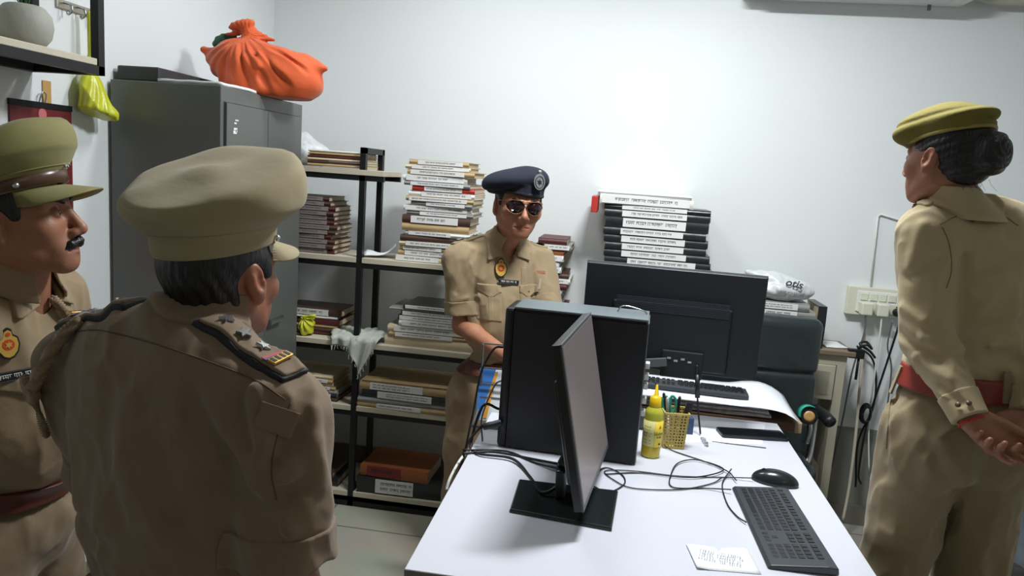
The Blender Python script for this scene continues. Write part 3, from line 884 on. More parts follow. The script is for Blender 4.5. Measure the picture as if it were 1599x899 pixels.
stack('of the stack behind the big monitor', 'black binders stacked behind the monitor', items, TY0+.012, zz0, 14, 'ring_binder', 'binder', jit=.005, dp=.25)
o = obj('red_folder', BX(0, .030, -.012, .2, -.075, 0), CV['red'], None, bevel=.003, loc=(XB(934, 300)-.004, TY0+.010, top-.036)); o.location.x -= .022
tag(o, 'red folder end sticking out at the upper left of the binder stack', 'folder')
# mixed files right behind the officer (843-905, 370-510)
top2 = ay(870, 372, TY0+.02).z; n2 = 15; items = []; z = zz0
cs = ['tan', 'white', 'brown', 'white', 'tan', 'grey', 'maroon', 'white', 'brown', 'white', 'grey', 'white', 'orange', 'grey', 'maroon']
for i in range(n2):
    h = (top2-zz0)/n2; py = 500-130*i/n2
    a = XB(835, py)-.08; b = XB(876+8*math.sin(i*1.1)+(6 if 4 < i < 12 else 0)+(8 if i > 12 else 0), py)
    a = max(a, TX0+.01)
    items.append((a, b, h*r.uniform(.9, 1.05), cs[i], (.1, .95) if cs[i] in ('white', 'grey', 'tan') else None))
stack('of the stack right of the standing officer', 'files stacked right of the officer', items, TY0+.012, zz0, 15, jit=.006, dp=.25)
# pile behind the chair, plastic bag with print
items = []; topc = ay(1235, 474, TY0+.02).z; n3 = 6
for i in range(n3):
    items.append((XB(1130, 500), XB(1272 if i < n3-1 else 1262, 500), (topc-zz0)/n3, ['tan', 'grey', 'brown', 'cream', 'grey', 'grey'][i], (.3, .8) if i < n3-1 else (.2, .86), 1 if i < n3-1 else 2))
ze = stack('of the pile behind the black chair', 'files behind the chair', items, TY0+.012, zz0, 16, jit=.003, dp=.25)
o = obj('hole_punch', BX(0, .042, 0, .06, 0, .05), CV['black'], None, bevel=.004, loc=(XB(1275, 490), TY0+.0, zT+(topc-zz0)-.05))
bpy.data.objects.remove(o)
file_thing(XB(1284, 490)+.0, TY0+.02, zz0, .038, .22, topc-zz0+.0, 'black', None, 0, 'black box file standing at the right end of the pile behind the chair', None, 'box file', 'box_file', 1, 55)
def tb(p):
    d = ell(p, (0, 0, .05), (.15, .09, .055)); d = smin(d, ell(p, (-.03, 0, .09), (.09, .05, .035), rotm(0, 14, 0)), .03)
    d = smin(d, rc(p, (-.1, 0, .1), (-.16, 0, .115), .02, .008), .02)
    return np.maximum(d+.005*nz(p, 45)+.003*nz(p, 110, 2), -p[:, 2])
q = ay(1222, 470, TY0+.08)
t = thing('plastic_bag', 'white printed plastic bag on the files behind the black chair', 'bag', (q.x-.01, TY0+.10, ze+.002))
mesh_sdf('pouch', tb, (-.2, -.13, -.003), (.2, .13, .16), .0045, WBG, t)
TL = Matrix.Translation((.03, -.095, .085)) @ Matrix.Rotation(R(90), 4, 'X')
mt = Matrix.Translation((.035, -.082, .088)) @ Matrix.Rotation(R(8), 4, 'Y') @ Matrix.Rotation(R(62), 4, 'X')
text_obj('print', 'otis', .052, INK, t, mt, shear=.3, bold=.001)
mt = Matrix.Translation((.02, -.096, .046)) @ Matrix.Rotation(R(5), 4, 'Y') @ Matrix.Rotation(R(78), 4, 'X')
text_obj('print', 'SHREE MATTERS', .017, INKD, t, mt)
o = obj('loose_papers', rough_sheet(8, 8, .10, .14, .002, .004, 9), PAPER, None, True, loc=(min(XB(1312, 525), TX1-.06), TY0+.13, zT+.0005), rot=(0, 0, .1))
tag(o, 'small white sheet on the table end right of the chair', 'paper')

# ------------------------------------------------------------------ white desk
DX0, DX1, DY0, DY1, DZ = -.385, .672, 1.447, 2.80, .76
LAM = mat('white_laminate', (204, 206, 216), .30, var=.02, vscale=3, bump=.02, bscale=200)
t = thing('office_desk', 'white laminate desk in the foreground', 'desk', (0, 0, 0))
obj('desk_top', BX(DX0, DX1, DY0, DY1, DZ-.025, DZ), LAM, t, bevel=.0015)
obj('edge_band', BX(DX0+.0, DX1, DY0-.0012, DY0+.0005, DZ-.024, DZ-.0015), mat('grey_edge', (120, 120, 118), .5), t)
for x in (DX0+.03, DX1-.055):
    obj('side_panel', BX(x, x+.025, DY0+.06, DY1-.03, .003, DZ-.025), LAM, t)
obj('modesty_panel', BX(DX0+.055, DX1-.055, DY1-.10, DY1-.08, .25, DZ-.025), LAM, t)
# second desk, brown wood, its end hidden behind the white one
WD = mat('brown_wood', (92, 66, 48), .45, var=.25, vscale=14, stretch=(1, 6, 6)); WDL = mat('pale_wood_edge', (168, 148, 122), .5, var=.15)
t = thing('wooden_desk', 'brown wooden desk behind the white one, under keyboard and newspapers', 'desk', (0, 0, 0))
EX0, EX1, EY0, EY1 = -.02, .74, 2.81, 3.15
obj('desk_top', BX(EX0, EX1, EY0, EY1, DZ-.03, DZ+.004), WD, t, bevel=.004)
obj('end_moulding', BX(EX1, EX1+.026, EY0, EY1, DZ-.034, DZ+.008), WDL, t, bevel=.003)
for x in (EX0+.02, .33):
    for y in (EY0+.02, EY1-.06): obj('leg', BX(x, x+.04, y, y+.04, 0, DZ-.03), WD, t)

# ---- computer tower
T0 = Vector((-.283, 2.222)); T1 = Vector((.125, 2.200))
tz = ay(800, 481, 2.22).z-DZ; tw = (T1-T0).length; ang = math.atan2(T1.y-T0.y, T1.x-T0.x)
t = thing('computer_tower', 'black tower computer with a grey top, side panel facing the camera', 'computer', (T0.x, T0.y, DZ+.004), ang)
PAN = mat('tower_black', (8, 10, 15), .5, bump=.03, bscale=200); GT = mat('tower_grey', (104, 114, 118), .4, .3)
td = .165
bm = bmesh.new(); bx(bm, 0, tw, 0, .004, 0.0, tz-.012); obj('side_panel', bm, PAN, t, bevel=.0015)
obj('case', BX(.004, tw-.006, .004, td, 0.0, tz-.004), PAN, t, bevel=.002)
obj('top_cover', BX(-.001, tw, -.001, td+.001, tz-.004, tz+.002), GT, t, bevel=.0015)
fb = obj('front_bezel', BX(-.030, .0, .002, td-.002, -.002, tz-.004), PLB, t, bevel=.010)
bk = obj('back_plate', BX(tw-.006, tw+.003, .006, td-.004, .004, tz-.010), mat('back_steel', (138, 142, 142), .4, .7), t)
for zq in (.30, .265, .235, .19, .15): obj('port_block', BX(tw+.003, tw+.016, .02, .05, zq, zq+.018), WPL, bk, bevel=.002)
obj('handle_wire', tube(bmesh.new(), [(tw-.10, td*.6, tz+.002), (tw-.08, td*.6, tz+.022), (tw-.02, td*.6, tz+.012), (tw-.006, td*.6, tz+.0)], .0022, 6), STEEL, t, True)
bm = bmesh.new()
for k in range(4): lathe(bm, [(.012, -.004), (.012, .001)], 12, (.04+(tw-.08)*(k % 2), .03+.10*(k//2), 0))
obj('rubber_foot', bm, PLB, t)

# ---- thin monitor seen almost edge on, turned to the right
n_t = ay(874, 540, 1.69); n_b = ay(911, 797, 1.70); f_t = ay(915, 487, 2.10); f_b = ay(948, 700, 2.12)
vv = ((n_b-n_t)+(f_b-f_t)*1.0); 
c_n = (n_t+n_b)/2; c_f = (f_t+f_b)/2
ey = (c_f-c_n); mw = .47; ey.z = 0; ey = ey.normalized()
ez = -(n_b-n_t); ez = (ez-ey*ez.dot(ey)).normalized(); ex = ey.cross(ez).normalized()
mh = (n_t-n_b).length
org = (n_b+n_t)/2
Mm = Matrix((( ex.x, ey.x, ez.x, org.x), (ex.y, ey.y, ez.y, org.y), (ex.z, ey.z, ez.z, org.z), (0, 0, 0, 1)))
B0 = [az(*p, DZ) for p in ((810, 752), (795, 800), (955, 830), (965, 770))]
bc_ = sum(B0, Vector())/4
t = thing('monitor', 'slim black monitor seen edge-on, on a square base in front of the tower', 'monitor', (bc_.x, bc_.y, DZ))
inv = Matrix.Translation(-Vector((bc_.x, bc_.y, DZ)))
ML = inv @ Mm
def mlp(a, b, c): return ML @ Vector((a, b, c))
MB_ = mat('monitor_black', (20, 22, 24), .35)
pn = obj('panel', BX(-.022, 0, 0, mw, -mh/2, mh/2, mtx=ML), MB_, t, bevel=.002)
obj('rear_bulge', BX(-.045, -.020, .06, mw-.06, -mh/2+.04, mh/2-.10, mtx=ML), MB_, t, bevel=.010)
obj('bezel', BX(-.002, .003, -.001, mw+.001, -mh/2-.001, mh/2+.001, mtx=ML), mat('bezel_grey', (72, 76, 78), .4), t, bevel=.001)
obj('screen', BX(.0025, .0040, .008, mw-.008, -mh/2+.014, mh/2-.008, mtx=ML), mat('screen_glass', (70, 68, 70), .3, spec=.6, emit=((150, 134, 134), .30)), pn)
bl = [v-Vector((bc_.x, bc_.y, DZ)) for v in B0]
e1 = (bl[3]-bl[0]).normalized(); 
rings = [[Vector((v.x, v.y, 0)) for v in bl], [Vector((v.x, v.y, .006)) for v in bl], [Vector((v.x*.97, v.y*.97, .010)) for v in bl]]
obj('base', loft(bmesh.new(), rings), mat('base_black', (27, 33, 33), .25), t, bevel=.0015)
nb = Vector((-.012, .03, .010)); nk = mlp(-.045, mw*.52, -mh/2+.10)
nm = Vector((nb.x-.005, nb.y, .09))
bm = bmesh.new(); 
for a, b, w_ in ((nb, nm, .060), (nm, nk, .056)): bar(bm, a, b, w_, .026, up=(1, 0, 0))
obj('neck', bm, MB_, t, bevel=.006)

# ---- big monitor, back to the camera
m2 = 2.66
q0 = ay(917, 410, m2); q1 = ay(1201, 431, m2-.04); q2 = ay(1186, 594, m2-.04)
mw2 = (q1-q0).length; mh2 = (q1-q2).length
a2 = math.atan2(q1.y-q0.y, q1.x-q0.x)
cx2 = (q0.x+q1.x)/2; cy2 = (q0.y+q1.y)/2; ztop2 = (q0.z+q1.z)/2; zbot2 = ztop2-mh2
t = thing('monitor', 'large black monitor with its vented back to the camera', 'monitor', (cx2, cy2, DZ), a2)
H0 = zbot2-DZ; H1 = ztop2-DZ
MK = mat('monitor_back', (20, 24, 31), .45)
bm = bmesh.new()
loft(bm, [[Vector((x, y, z)) for x, z in ((-mw2/2+i_, H0+i_), (mw2/2-i_, H0+i_), (mw2/2-i_, H1-i_), (-mw2/2+i_, H1-i_))] for y, i_ in ((.028, 0), (.006, 0), (0, .004))])
pn = obj('panel', bm, MK, t, bevel=.002)
obj('front_bezel', BX(-mw2/2-.002, mw2/2+.002, .026, .036, H0-.002, H1+.002), mat('bezel_grey', (72, 76, 78)), t, bevel=.001)
obj('screen', BX(-mw2/2+.014, mw2/2-.014, .0355, .037, H0+.02, H1-.014), mat('screen_dark', (14, 16, 20), .15), t)
bm = bmesh.new(); hw = mw2*.335
loft(bm, [[Vector((x*sc_, y, H0+(z))) for x, z in ((-hw, .015), (hw, .015), (hw, mh2*.66), (-hw, mh2*.66))] for y, sc_ in ((.002, 1.0), (-.022, .97))])
rb = obj('rear_housing', bm, MK, t, bevel=.006)
bm = bmesh.new()
for k in range(9): bx(bm, -hw*.93, hw*.93, -.022+.0035*0, -.0235, H0+mh2*.58+k*.0058, H0+mh2*.58+k*.0058+.0028)
obj('vent_slot', bm, mat('vent_grey', (46, 50, 58), .5), rb)
bm = BX(-.02, .125, -.034, .0, H0-.012, H0+.085); pb_ = obj('port_panel', bm, MK, rb, bevel=.004)
bm = bmesh.new()
for k in range(4): bx(bm, .0+.024*k, .013+.024*k, -.036, -.0335, H0+.055-.008*(k % 2), H0+.062-.008*(k % 2))
obj('connector', bm, STEEL, pb_)
bm = bmesh.new(); bar(bm, (-.115, .0, .010), (-.11, -.01, H0+.06), .075, .03, up=(0, 1, 0)); obj('stand_column', bm, MK, t, bevel=.004)
bm = bmesh.new(); bar(bm, (-.17, -.045, H0+.015), (.0, -.036, H0+.043), .012, .030); obj('stand_bracket', bm, mat('bracket_grey', (84, 90, 92), .4), t, bevel=.002)
bm = bx(bmesh.new(), -.225, .0, -.10, .09, .0005, .010); obj('base', bm, MK, t, bevel=.003)
pc = Vector((.105, -.036, H0+.045))
wl = [pc+Vector((0, 0, 0)), pc+Vector((.004, -.02, -.05)), pc+Vector((.012, -.03, -.11)), pc+Vector((.022, -.03, -.17)), Vector((pc.x+.035, pc.y-.04, .006))]
cb = obj('power_cable', tube(bmesh.new(), wl, .0032, 8), PLB, t, True)
obj('plug', tube(bmesh.new(), [wl[1]+Vector((0, 0, .02)), wl[2]], .0085, 8, smooth=False), PLB, cb, True)

# ---- glue bottle
q = az(1015, 711, DZ)
bh = ay(1017, 600, q.y).z-DZ
YB_ = mat('yellow_liquid', (205, 180, 30), .2, spec=.6, coat=.4); YCAP = mat('yellow_cap', (238, 200, 24), .35)
t = thing('glue_bottle', 'yellow squeeze bottle with a nozzle cap beside the black tower', 'bottle', (q.x, q.y+.0, DZ))
r0 = .0300
bs = bh*.71
obj('bottle_body', lathe(bmesh.new(), [(r0*.9, 0), (r0, .004), (r0, bs*.86), (r0*.90, bs*.92), (r0*.60, bs*.985), (r0*.52, bs), (r0*.45, bs)], 36), mat('bottle_plastic', (182, 182, 60), .22, coat=.5), t, True)
obj('liquid_band', lathe(bmesh.new(), [(r0+.0002, .005), (r0+.0004, .007), (r0+.0004, bs*.22), (r0+.0002, bs*.225)], 36), YB_, t, True)
cp = obj('cap', lathe(bmesh.new(), [(r0*.60, bs*.985), (r0*.62, bs*1.0), (r0*.60, bs*1.16), (r0*.42, bs*1.19), (r0*.20, bs*1.22), (r0*.12, bh), (r0*.07, bh+.001)], 28), YCAP, t, True)
def arc_panel(r, a0, a1, z0, z1, n=14, th=.0006):
    bm = bmesh.new(); rings = []
    for i in range(n+1):
        a = a0+(a1-a0)*i/n
        c, s = math.cos(a), math.sin(a)
        rings.append([Vector((r*c, r*s, z0)), Vector((r*c, r*s, z1)), Vector(((r-th)*c, (r-th)*s, z1)), Vector(((r-th)*c, (r-th)*s, z0))])
    return loft(bm, rings)
lb = obj('label', arc_panel(r0+.0010, R(-175), R(-5), bs*.24, bs*.74), mat('bottle_label_pale', (206, 198, 128), .5), t, True)
obj('label_panel', arc_panel(r0+.0016, R(-80), R(-5), bs*.24, bs*.74), mat('bottle_label_yellow', (226, 200, 60), .5), lb, True)
def wrap(me, r, a_c):
    for v in me.vertices:
        a = a_c+v.co.x/r; d = r+v.co.z; v.co = Vector((d*math.cos(a), d*math.sin(a), v.co.y))
for s_, size, zq, am, mm in (('Slidos', .016, .50, -52, mat('green_ink', (60, 110, 50), .5)), ('GLUE', .008, .43, -52, INKD), ('50', .008, .29, -44, INK)):
    o = text_obj('lettering', s_, size, mm, lb); wrap(o.data, r0+.0019, R(am))
    for v in o.data.vertices: v.co.z += bs*zq
for am, zq in ((-125, .62), (-125, .56), (-122, .5), (-128, .44), (-122, .36), (-125, .3)):
    bm = scribble(bmesh.new(), -.014, .014, 0, .006, 0, random.Random(int(zq*100)), headline=False)
    o = obj('lettering', bm, INKD, lb)
    for v in o.data.vertices: v.co = Vector((v.co.x, v.co.z, .0))
    wrap(o.data, r0+.0013, R(am))
    for v in o.data.vertices: v.co.z += bs*zq
bm = bmesh.new(); loft(bm, [[Vector((-.006, 0, z)), Vector((.006, 0, z)), Vector((0, .011, z))] for z in (0, .0005)])
o = obj('drop_mark', bm, mat('orange_ink', (206, 120, 40), .5), lb); wrap(o.data, r0+.0019, R(-48))
for v in o.data.vertices: v.co.z += bs*.60

# ---- woven yellow basket with pens
q0 = az(1030, 706, DZ); q1 = az(1068, 704, DZ)
bw_ = .080; bh_ = .125
t = thing('pen_basket', 'woven yellow plastic basket holding pens next to the glue bottle', 'basket', (q1.x-.038, q1.y+.042, DZ), R(8))
YW = mat('basket_yellow', (198, 176, 96), .5)
wv = bmesh.new(); nn = 11
for side in range(4):
    Mx_ = Matrix.Rotation(R(90*side), 4, 'Z')
    for j in range(nn+1):
        z = .004+(bh_-.012)*j/nn; hwid = (bw_/2)*(.84+.16*z/bh_)
        bx(wv, -hwid, hwid, -hwid-.001, -hwid+.001, z, z+.0045, mtx=Mx_)
    for j in range(7):
        u = -1+2*(j+.5)/7
        for k in range(nn):
            z0 = .004+(bh_-.012)*k/nn; z1 = .004+(bh_-.012)*(k+1)/nn
            h0 = (bw_/2)*(.84+.16*z0/bh_); off = .35/7*(1 if k % 2 else -1)
            a = Mx_ @ Vector(((u+off)*h0, -h0-.0005, z0)); b = Mx_ @ Vector(((u-off)*h0, -h0-.0005, z1))
            bar(wv, a, b, .0048, .0016, up=(Mx_ @ Vector((0, 1, 0))))
obj('woven_wall', wv, YW, t)
bm = bmesh.new()
for side in range(4):
    bx(bm, -bw_/2-.002, bw_/2+.002, -bw_/2-.0025, -bw_/2+.0015, bh_-.008, bh_, mtx=Matrix.Rotation(R(90*side), 4, 'Z'))
obj('rim', bm, YW, t, bevel=.001)
obj('bottom', BX(-bw_*.42, bw_*.42, -bw_*.42, bw_*.42, .0005, .004), YW, t)
BW = t.matrix_basis
bpos = Vector(t.location)
def pen(dx0, dy0, dx1, dy1, ln, rr, mm, label, cat='pen', name='pen', clip=None, grp=None):
    a = bpos+Vector((dx0, dy0, .006)); dr = Vector((dx1-dx0, dy1-dy0, .12)).normalized()
    o = thing(name, label, cat, a, group=grp); o.rotation_euler = dr.to_track_quat('Z', 'Y').to_euler()
    obj('barrel', lathe(bmesh.new(), [(rr*.2, 0), (rr, .012), (rr, ln*.68)], 12), mm, o, True)
    obj('cap', lathe(bmesh.new(), [(rr*1.15, ln*.68), (rr*1.15, ln*.97), (rr*.6, ln)], 12), clip or mm, o, True)
pen(-.012, -.01, -.026, -.018, .165, .0045, WPL, 'white pen standing in the yellow basket', clip=mat('pen_clear', (190, 196, 200), .2))
pen(.008, .01, .012, .02, .160, .0045, PLB, 'black pen standing in the yellow basket')
pen(-.015, .012, -.034, .01, .172, .0045, mat('pen_dark', (52, 34, 28), .35), 'dark brown pen at the left in the yellow basket')
t = thing('scissors', 'scissors with teal handles standing in the yellow basket', 'scissors', bpos+Vector((-.005, .004, .006)), 0, rot=(R(-4), R(-6), R(10)))
TEAL = mat('teal_plastic', (36, 150, 128), .4)
bm = bmesh.new()
for s_ in (-1, 1): bar(bm, (s_*.004, 0, 0), (-s_*.005, 0, .10), .009, .0015, up=(0, 1, 0))
obj('blade', bm, STEEL, t)
for s_ in (-1, 1):
    pts = [(s_*.005, 0, .095), (s_*.020, 0, .118), (s_*.022, 0, .148), (s_*.010, 0, .160), (s_*.003, 0, .140), (s_*.004, 0, .112), (s_*.005, 0, .095)]
    obj('handle', tube(bmesh.new(), pts, .0042, 8), TEAL, t, True)
t = tag(obj('stapler', BX(-.011, .011, -.012, .012, 0, .150), PLB, None, bevel=.004, loc=bpos+Vector((.020, -.012, .010)), rot=(R(-3), R(10), 0)), 'black stapler standing upright in the yellow basket', 'stapler')

# ---- phone, stick, wrapper, note, sheet, card
def at_z(px, py, z=DZ): return az(px, py, z)
p0, p1 = at_z(1128, 684), at_z(1232, 690); p2 = at_z(1124, 667, DZ+.012)
t = thing('smartphone', 'black phone lying face up on the desk edge', 'phone', (p0.x, p0.y, DZ+.0012), math.atan2(p1.y-p0.y, p1.x-p0.x))
L_ = (p1-p0).length
L_ = max(.16, L_)
def rrect(x0, x1, y0, y1, r, n=5):
    pts = []
    for cx_, cy_, a0 in ((x1-r, y0+r, -90), (x1-r, y1-r, 0), (x0+r, y1-r, 90), (x0+r, y0+r, 180)):
        for i in range(n+1): a = R(a0+90*i/n); pts.append((cx_+r*math.cos(a), cy_+r*math.sin(a)))
    return pts
obj('phone_body', prism(bmesh.new(), rrect(0, L_, 0, .085, .010), 0, .011), mat('phone_case', (22, 30, 34), .35), t, bevel=.001)
obj('screen', prism(bmesh.new(), rrect(.003, L_-.003, .003, .082, .008), .011, .0122), mat('phone_glass', (12, 14, 18), .06, spec=.8), t)
a, b = at_z(1112, 690), at_z(1196, 700)
o = tag(obj('thin_stick', tube(bmesh.new(), [a+Vector((0, 0, .0022)), b+Vector((0, 0, .0022))], .0018, 6, smooth=False), mat('stick_grey', (120, 116, 112), .5), None, True), 'thin grey refill lying below the phone', 'refill')
def clearf(p): return ell(p, (0, 0, .004), (.010, .045, .004))+.0035*nz(p, 160)
q = at_z(1100, 690)
o = mesh_sdf('plastic_wrapper', lambda p: np.maximum(clearf(p), -p[:, 2]), (-.03, -.08, -.002), (.03, .08, .02), .002, mat('clear_film', (226, 230, 236), .15, trans=.9), None)
o.location = (q.x, q.y, DZ+.0005); o.rotation_euler = (0, 0, R(6))
tag(o, 'clear crumpled wrapper on the white desk right of the basket', 'wrapper')
# printed sheets under the phone
c = [at_z(*p, DZ) for p in ((1068, 655), (1195, 662), (1190, 694), (1040, 690))]
bm = bmesh.new(); loft(bm, [[v+Vector((0, 0, z)) for v in c] for z in (.0003, .0010)])
tag(obj('paper_sheet', bm, mat('sheet_white', (226, 229, 236), .6), None), 'white sheet lying flat between basket and phone', 'paper')
q = at_z(1078, 672, DZ+.03)
t = tag(obj('blue_card_box', BX(-.012, .012, -.018, .018, 0, .058), mat('blue_print', (46, 70, 110), .45, var=.5, vscale=60), None, bevel=.001, loc=(q.x+.0, q.y+.06, DZ+.0015), rot=(0, 0, .2)), 'small blue printed packet behind the basket', 'packet')
nt_ = [at_z(*p) for p in ((1071, 851), (1168, 858), (1189, 897), (1088, 889))]
cn = sum(nt_, Vector())/4
t = thing('paper_note', 'small handwritten note beside the front keyboard', 'note', (cn.x, cn.y, DZ+.0006))
NX, NY = 10, 6; bm = bmesh.new(); g0 = []
for i in range(NX+1):
    row = []
    for j in range(NY+1):
        u, v = i/NX, j/NY
        p = (nt_[3].lerp(nt_[2], u)).lerp(nt_[0].lerp(nt_[1], u), v)-cn
        p.z = .0004+.010*max(0, .22-u)**1.0*(1-v*.4)*2+.002*math.sin(u*9)*v
        row.append(p)
    g0.append(row)
vs = [[bm.verts.new(p) for p in r_] for r_ in g0]
for i in range(NX):
    for j in range(NY): bm.faces.new((vs[i][j], vs[i+1][j], vs[i+1][j+1], vs[i][j+1]))
o = obj('sheet', bm, PAPER, t, True); sm = o.modifiers.new('t', 'SOLIDIFY'); sm.thickness = .0006; sm.offset = 1
bm = scribble(bmesh.new(), -.055, .045, .018, .010, 0, random.Random(5), rows=4, gap=1.35, headline=False, dens=.8)
o = obj('handwriting', bm, mat('pencil_grey', (120, 122, 140), .8), t)
for v in o.data.vertices: v.co = Vector((v.co.x+v.co.z*.1, v.co.z, .0042))
o.rotation_euler = (0, 0, R(-6))

# ---- keyboards
def keyboard(label, c, angle, L=.44, D=.15, z=DZ, wide=True, pitch=2.0):
    t = thing('keyboard', label, 'keyboard', (c[0], c[1], z), 0, None, rot=(R(pitch), 0, angle))
    KB = mat('keyboard_body', (52, 56, 62), .42); KK = mat('key_black', (24, 26, 30), .35)
    # back edge at +y
    bm = bmesh.new(); prof = [(-D/2, 0.001), (-D/2-.004, .006), (-D/2+.004, .013), (D/2-.022, .020), (D/2, .018), (D/2+.002, .001)]
    loft(bm, [[Vector((x, y, zz_)) for y, zz_ in prof] for x in (-L/2, L/2)])
    obj('case', bm, KB, t, bevel=.003)
    kb = bmesh.new(); u = .0187
    rows = [(14, 0), (14, 0), (13, .25), (12, .4), (11, .8), (8, 0)]
    for ri in range(6):
        y = D/2-.033-ri*.0195+(0.004 if ri == 0 else 0)
        zz_ = .0155-.0014*ri+.0028
        segs = []
        x = -L/2+.014
        if ri == 5: ws = [1.25, 1.25, 1.25, 5.6, 1.25, 1.25, 1.25, 1.4]
        elif ri == 0: ws = [1, .45] + [1]*4+[.35]+[1]*4+[.35]+[1]*4
        elif ri == 1: ws = [1]*13+[1.55]
        elif ri == 2: ws = [1.5]+[1]*12+[1.05]
        elif ri == 3: ws = [1.8]+[1]*11+[1.75]
        else: ws = [2.3]+[1]*10+[2.25]
        for w0 in ws:
            if not (ri == 0 and w0 < .6): segs.append((x, x+w0*u*.96-.002))
            x += w0*u*.96
        x = -L/2+.014+15.0*u*.96
        nav = {0: [1, 1, 1], 1: [1, 1, 1], 2: [1, 1, 1], 3: [], 4: [0, 1], 5: [1, 1, 1]}[ri]
        for w0 in nav:
            if w0: segs.append((x, x+u*.96-.002))
            x += u*.96
        x = -L/2+.014+18.4*u*.96
        for w0 in ([1, 1, 1, 1] if ri else [1, 1, 1, 1]):
            if x+u*.9 < L/2-.006: segs.append((x, x+u*.96-.002))
            x += u*.96
        for a, b in segs:
            rings = [[Vector((a, y-.0085, zz_-.004)), Vector((b, y-.0085, zz_-.004)), Vector((b, y+.0085, zz_-.003)), Vector((a, y+.0085, zz_-.003))],
                     [Vector((a+.0015, y-.0065, zz_+.0025)), Vector((b-.0015, y-.0065, zz_+.0025)), Vector((b-.0015, y+.0070, zz_+.0035)), Vector((a+.0015, y+.0070, zz_+.0035))]]
            loft(kb, rings)
    ko = obj('keys', kb, KK, t); ko['kind'] = 'stuff'
    return t
# front keyboard: photo corners back-left (1140,752), back-right far?, front-right (1325,893)
k1, k2, k3, k4 = az(1142, 756, DZ+.015), az(1235, 768, DZ+.012), az(1322, 893, DZ+.012), az(1196, 893, DZ+.015)
e_ = ((k4-k1)+(k3-k2)); ak = math.atan2(e_.y, e_.x)
kc = (k1+k2+k3+k4)/4
near = (k3+k4)/2; far = (k1+k2)/2
dirk = (near-far).normalized()
Lk = .45; kcx = far+dirk*(Lk/2-.004)
keyboard('black keyboard along the right edge of the white desk', (kcx.x, kcx.y), math.atan2(dirk.y, dirk.x), L=Lk, D=.155, z=DZ)
# rear keyboard on papers
q = az(1092, 606, DZ+.05)
keyboard('black keyboard resting on papers behind the big monitor', (.36, 2.965), R(176), L=.44, D=.13, z=DZ+.0535, pitch=0)

# ---- mouse
q = az(1212, 756, DZ)
t = thing('computer_mouse', 'black mouse above the front keyboard', 'mouse', (q.x-.002, q.y+.012, DZ+.0005), R(-12))
def ms(p):
    d = ell(p, (0, 0, .004), (.068, .038, .036))
    d = smax(d, -p[:, 2], .004); return d
mesh_sdf('mouse_body', ms, (-.08, -.05, -.002), (.08, .05, .05), .0022, mat('mouse_black', (30, 36, 38), .22), t)
obj('scroll_wheel', lathe(bmesh.new(), [(.008, -.003), (.008, .003)], 16), PLB, t, loc=(-.034, 0, .030), rot=(R(90), 0, 0))
obj('button_seam', tube(bmesh.new(), [(-.058, 0, .014), (-.045, 0, .028), (-.026, 0, .0362), (-.01, 0, .0398)], .0008, 6), PLB, t)

# ---- newspapers and sheets on the wooden desk
def slab_poly(pts, z0, z1, m, name, label, cat, amp=.0, bev=0):
    bm = bmesh.new(); loft(bm, [[Vector((p.x, p.y, z)) for p in pts] for z in (z0, z1)])
    return tag(obj(name, bm, m, None, bevel=bev), label, cat)
NEWS = mat('newsprint', (182, 176, 174), .8, var=.5, vscale=55, bump=.3, bscale=40)
for i in range(3):
    bm = bmesh.new(); y0, y1 = 2.832+.006*i, 3.13; x0, x1 = .10, .655-.01*i; z = DZ+.0045+.0145*i
    prof = [(y0+.004, z+.0005), (y0-.004, z+.004), (y0-.004, z+.010), (y0+.006, z+.0138), (y1, z+.0138), (y1, z+.0005)]
    n = 12; rings = []
    for k in range(n+1):
        x = x0+(x1-x0)*k/n; rings.append([Vector((x, y+(.004*math.sin(k*1.3+i) if y < 3 else 0), zz_)) for y, zz_ in prof])
    loft(bm, rings)
    tag(obj('newspaper', bm, NEWS, None), ['folded newspaper at the bottom of the pile under the rear keyboard', 'folded newspaper in the middle of the pile under the rear keyboard', 'folded newspaper topmost of the pile under the rear keyboard'][i], 'newspaper', 'newspapers on the wooden desk')
bm = bmesh.new(); nx, ny = 26, 10; rows = []
for i in range(nx+1):
    u = i/nx; row = []
    for j in range(ny+1):
        v = j/ny; x = .06+.685*u+.02*v*(u > .8); y = 2.815+.33*v+.05*(1-v)*(u**4)*-1
        hump = .018*math.exp(-((u-.83)/.09)**2)*(.3+.7*v); drop = -.030*max(0, (u-.90)/.10)**1.6
        row.append(bm.verts.new((x, y, DZ+.0492+hump+drop+.0012*math.sin(u*20+v*5)*(u > .70))))
    rows.append(row)
for i in range(nx):
    for j in range(ny): bm.faces.new((rows[i][j], rows[i+1][j], rows[i+1][j+1], rows[i][j+1]))
o = obj('paper_sheet', bm, mat('sheet_white', (226, 229, 236)), None, True); sm = o.modifiers.new('t', 'SOLIDIFY'); sm.thickness = .0012; sm.offset = 1
tag(o, 'large white sheet under the rear keyboard, curling over the desk end', 'paper')

